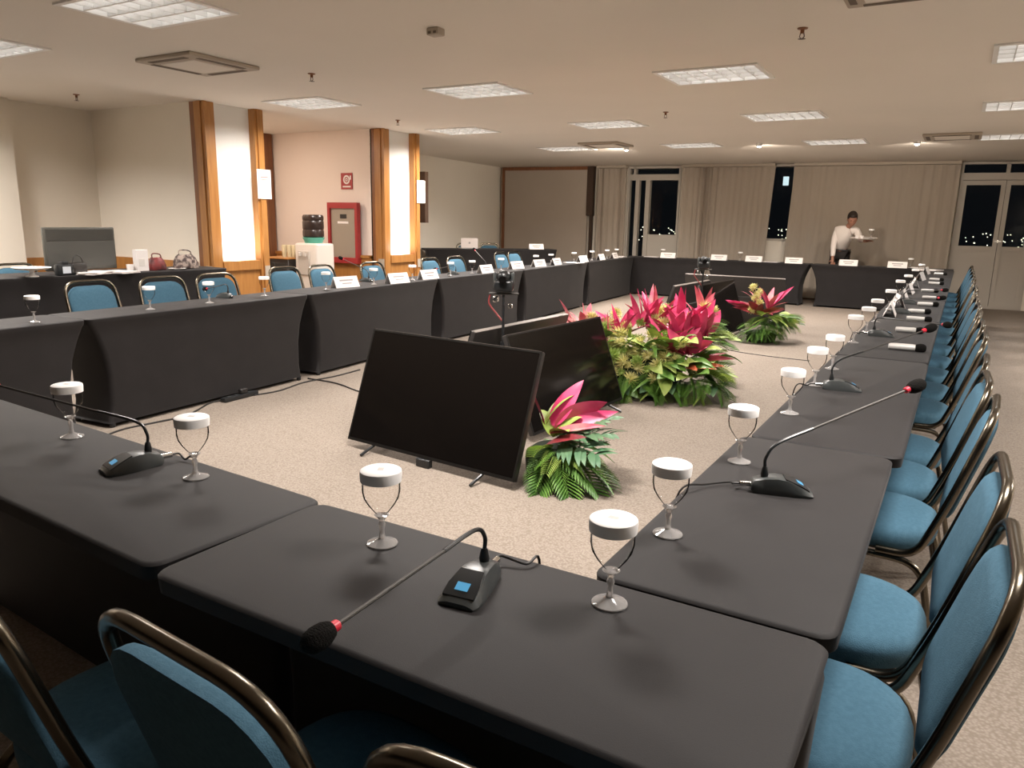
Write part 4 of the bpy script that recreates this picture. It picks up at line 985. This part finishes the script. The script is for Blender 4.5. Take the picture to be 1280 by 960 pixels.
elL = wl(1075, 300, 14.90); hdL = wl(1083, 301.5, 14.72)
head = wl(1065.5, 274, 14.80)
hl = (pel[0]-.09, .0, .92); hr = (pel[0]+.09, 0, .92)
kl = (pel[0]-.11, -.03, .50); kr = (pel[0]+.10, .02, .50); al = (pel[0]-.12, .04, .09); ar = (pel[0]+.11, .06, .09)
tl = (al[0], al[1]-.14, .045); tr = (ar[0], ar[1]-.14, .045)
V = [(pel, .085), (chest, (.085, .07)), (neck, .050), (shR, .050), (elR, .036), (hdR, .027), (shL, .050), (elL, .036), (hdL, .027),
     (hl, .085), (kl, .06), (al, .042), (tl, .03), (hr, .085), (kr, .06), (ar, .042), (tr, .03), ((Vector(neck)+(Vector(head)-Vector(neck))*.5)[:], .052)]
E = [(0, 1), (1, 2), (1, 3), (3, 4), (4, 5), (1, 6), (6, 7), (7, 8), (0, 9), (9, 10), (10, 11), (11, 12), (0, 13), (13, 14), (14, 15), (15, 16), (2, 17)]
# hands: palm and five fingers on each side, in the body mesh
def hand(V, E, wi, wrist, dirv, side, curl):
    d = Vector(dirv).normalized(); s = Vector(side).normalized(); nrm = d.cross(s)
    palm = Vector(wrist)+d*.05; V.append((palm[:], (.030, .016))); pi_ = len(V)-1; E.append((wi, pi_))
    for k, (off, L_) in enumerate(((-.030, .06), (-.010, .075), (.011, .07), (.030, .055))):
        a = palm+s*off+d*.03; b = a+d*L_*.5+nrm*curl*.012; c = b+d*L_*.35+nrm*curl*.03
        V.append((a[:], .0095)); V.append((b[:], .0085)); V.append((c[:], .0075)); n_ = len(V); E += [(pi_, n_-3), (n_-3, n_-2), (n_-2, n_-1)]
    a = Vector(wrist)+d*.03-s*.032; b = a-s*.025+d*.028+nrm*curl*.01; V.append((a[:], .011)); V.append((b[:], .009)); n_ = len(V); E += [(pi_, n_-2), (n_-2, n_-1)]
hand(V, E, 5, hdR, (Vector(fR)-Vector(hdR))[:], (1, 0, 0), 1)
hand(V, E, 8, hdL, (.6, -.55, .1), (.6, .6, 0), -.5)
body = skin_obj('body', V, E, M_skin, wt)
# head with face
hv = Vector(head); fdir = Vector((.25, -.85, -.45)).normalized()
Mh = Matrix.Translation(hv) @ fdir.to_track_quat('-Y', 'Z').to_matrix().to_4x4()
hb = MB().ell((0, 0, 0), .076, .094, .118, 20, 14, Mh).ell((0, -.045, -.065), .045, .045, .045, 12, 8, Mh).ell((0, -.095, -.012), .012, .018, .026, 8, 7, Mh).ell((-.076, .01, -.01), .010, .020, .032, 8, 7, Mh).ell((.076, .01, -.01), .010, .020, .032, 8, 7, Mh)
hb.ell((0, -.088, -.052), .024, .008, .008, 8, 6, Mh)
hd_ = hb.build('head', M_skin, wt)
MB().ell((-.03, -.086, .012), .012, .006, .007, 8, 6, Mh).ell((.03, -.086, .012), .012, .006, .007, 8, 6, Mh).build('eyes', M_hair, hd_)
MB().ell((0, .022, .035), .086, .096, .108, 20, 12, Mh).ell((0, -.03, .080), .066, .058, .042, 12, 8, Mh).build('hair', M_hair, wt)
# shirt, trousers, shoes
wst = (pel[0], pel[1]-.01, 1.02)
SV = [((pel[0], pel[1], .99), (.135, .11)), ((pel[0]+.01, -.05, 1.12), (.150, .125)), (chest, (.165, .125)), ((Vector(neck)-Vector((0, 0, .02)))[:], .062), (shR, .078), (elR, .056), ((Vector(elR)*.15+Vector(hdR)*.85)[:], .04), (shL, .078), (elL, .055), ((Vector(elL)*.2+Vector(hdL)*.8)[:], .038)]
skin_obj('shirt', SV, [(0, 1), (1, 2), (2, 3), (2, 4), (4, 5), (5, 6), (2, 7), (7, 8), (8, 9)], M_shirt, wt, 2)
TV_ = [((pel[0], pel[1], .96), (.14, .115)), (hl, .10), (kl, .075), ((al[0], al[1], .10), .06), (hr, .10), (kr, .075), ((ar[0], ar[1], .10), .06)]
skin_obj('trousers', TV_, [(0, 1), (1, 2), (2, 3), (0, 4), (4, 5), (5, 6)], M_trous, wt, 2)
for a in (al, ar): MB().rbox(a[0]-.048, a[0]+.048, a[1]-.21, a[1]+.06, .0, .085, .03, 3).build('shoe', M_blackp, wt)
MB().rbox(pel[0]-.15, pel[0]+.15, pel[1]-.12, pel[1]+.12, .985, 1.015, .012, 2).build('belt', M_blackp, wt)
# tray held in the left hand
tp = Vector(hdL)+Vector((w0.x, 15.12, 0))+Vector((-.02, -.04, .045))
tc_ = onY(1079, 298, tp.y)
t = thing('serving_tray', 'round white tray held by the person at the far end', 'tray', (tc_.x, tp.y, tc_.z-.01))
MB().lathe([(.05, 0), (.19, .002), (.225, .018), (.23, .020), (.19, .008), (.02, .006)], 36).build('plate', mat('white enamel tray', (.80, .74, .70), .35), t)
t.rotation_euler = (R(4), 0, 0)
for k, (dx, dy) in enumerate(((-.10, 0), (-.03, .04), (.12, -.02))):
    if k < 2:
        b = MB().lathe([(.028, 0), (.032, .05), (.031, .05), (.026, .004)], 18).build('small_cup', M_paper); b.location = (tc_.x+dx, tp.y+dy, tc_.z-.002)
        tag(b, 'small white cup on the white tray, %s one' % ('left' if k == 0 else 'middle'), 'cup', 'things on the tray')
    else:
        g = dup(g0, (tc_.x+dx, tp.y+dy, tc_.z-.002), 0, 'clear goblet standing on the white tray', group='things on the tray')

# ------------------------------------------------------------------ world and colour management
wd = bpy.data.worlds.new('night'); SC.world = wd; wd.use_nodes = True
wd.node_tree.nodes['Background'].inputs[0].default_value = (.010, .011, .014, 1); wd.node_tree.nodes['Background'].inputs[1].default_value = .5
SC.view_settings.view_transform = 'Standard'; SC.view_settings.look = 'None'; SC.view_settings.gamma = 1; SC.view_settings.use_curve_mapping = False
SC.view_settings.exposure = 0.0
SC.cycles.use_denoising = True
SC.cycles.max_bounces = 8; SC.cycles.transparent_max_bounces = 16
SC.cycles.sample_clamp_indirect = 5
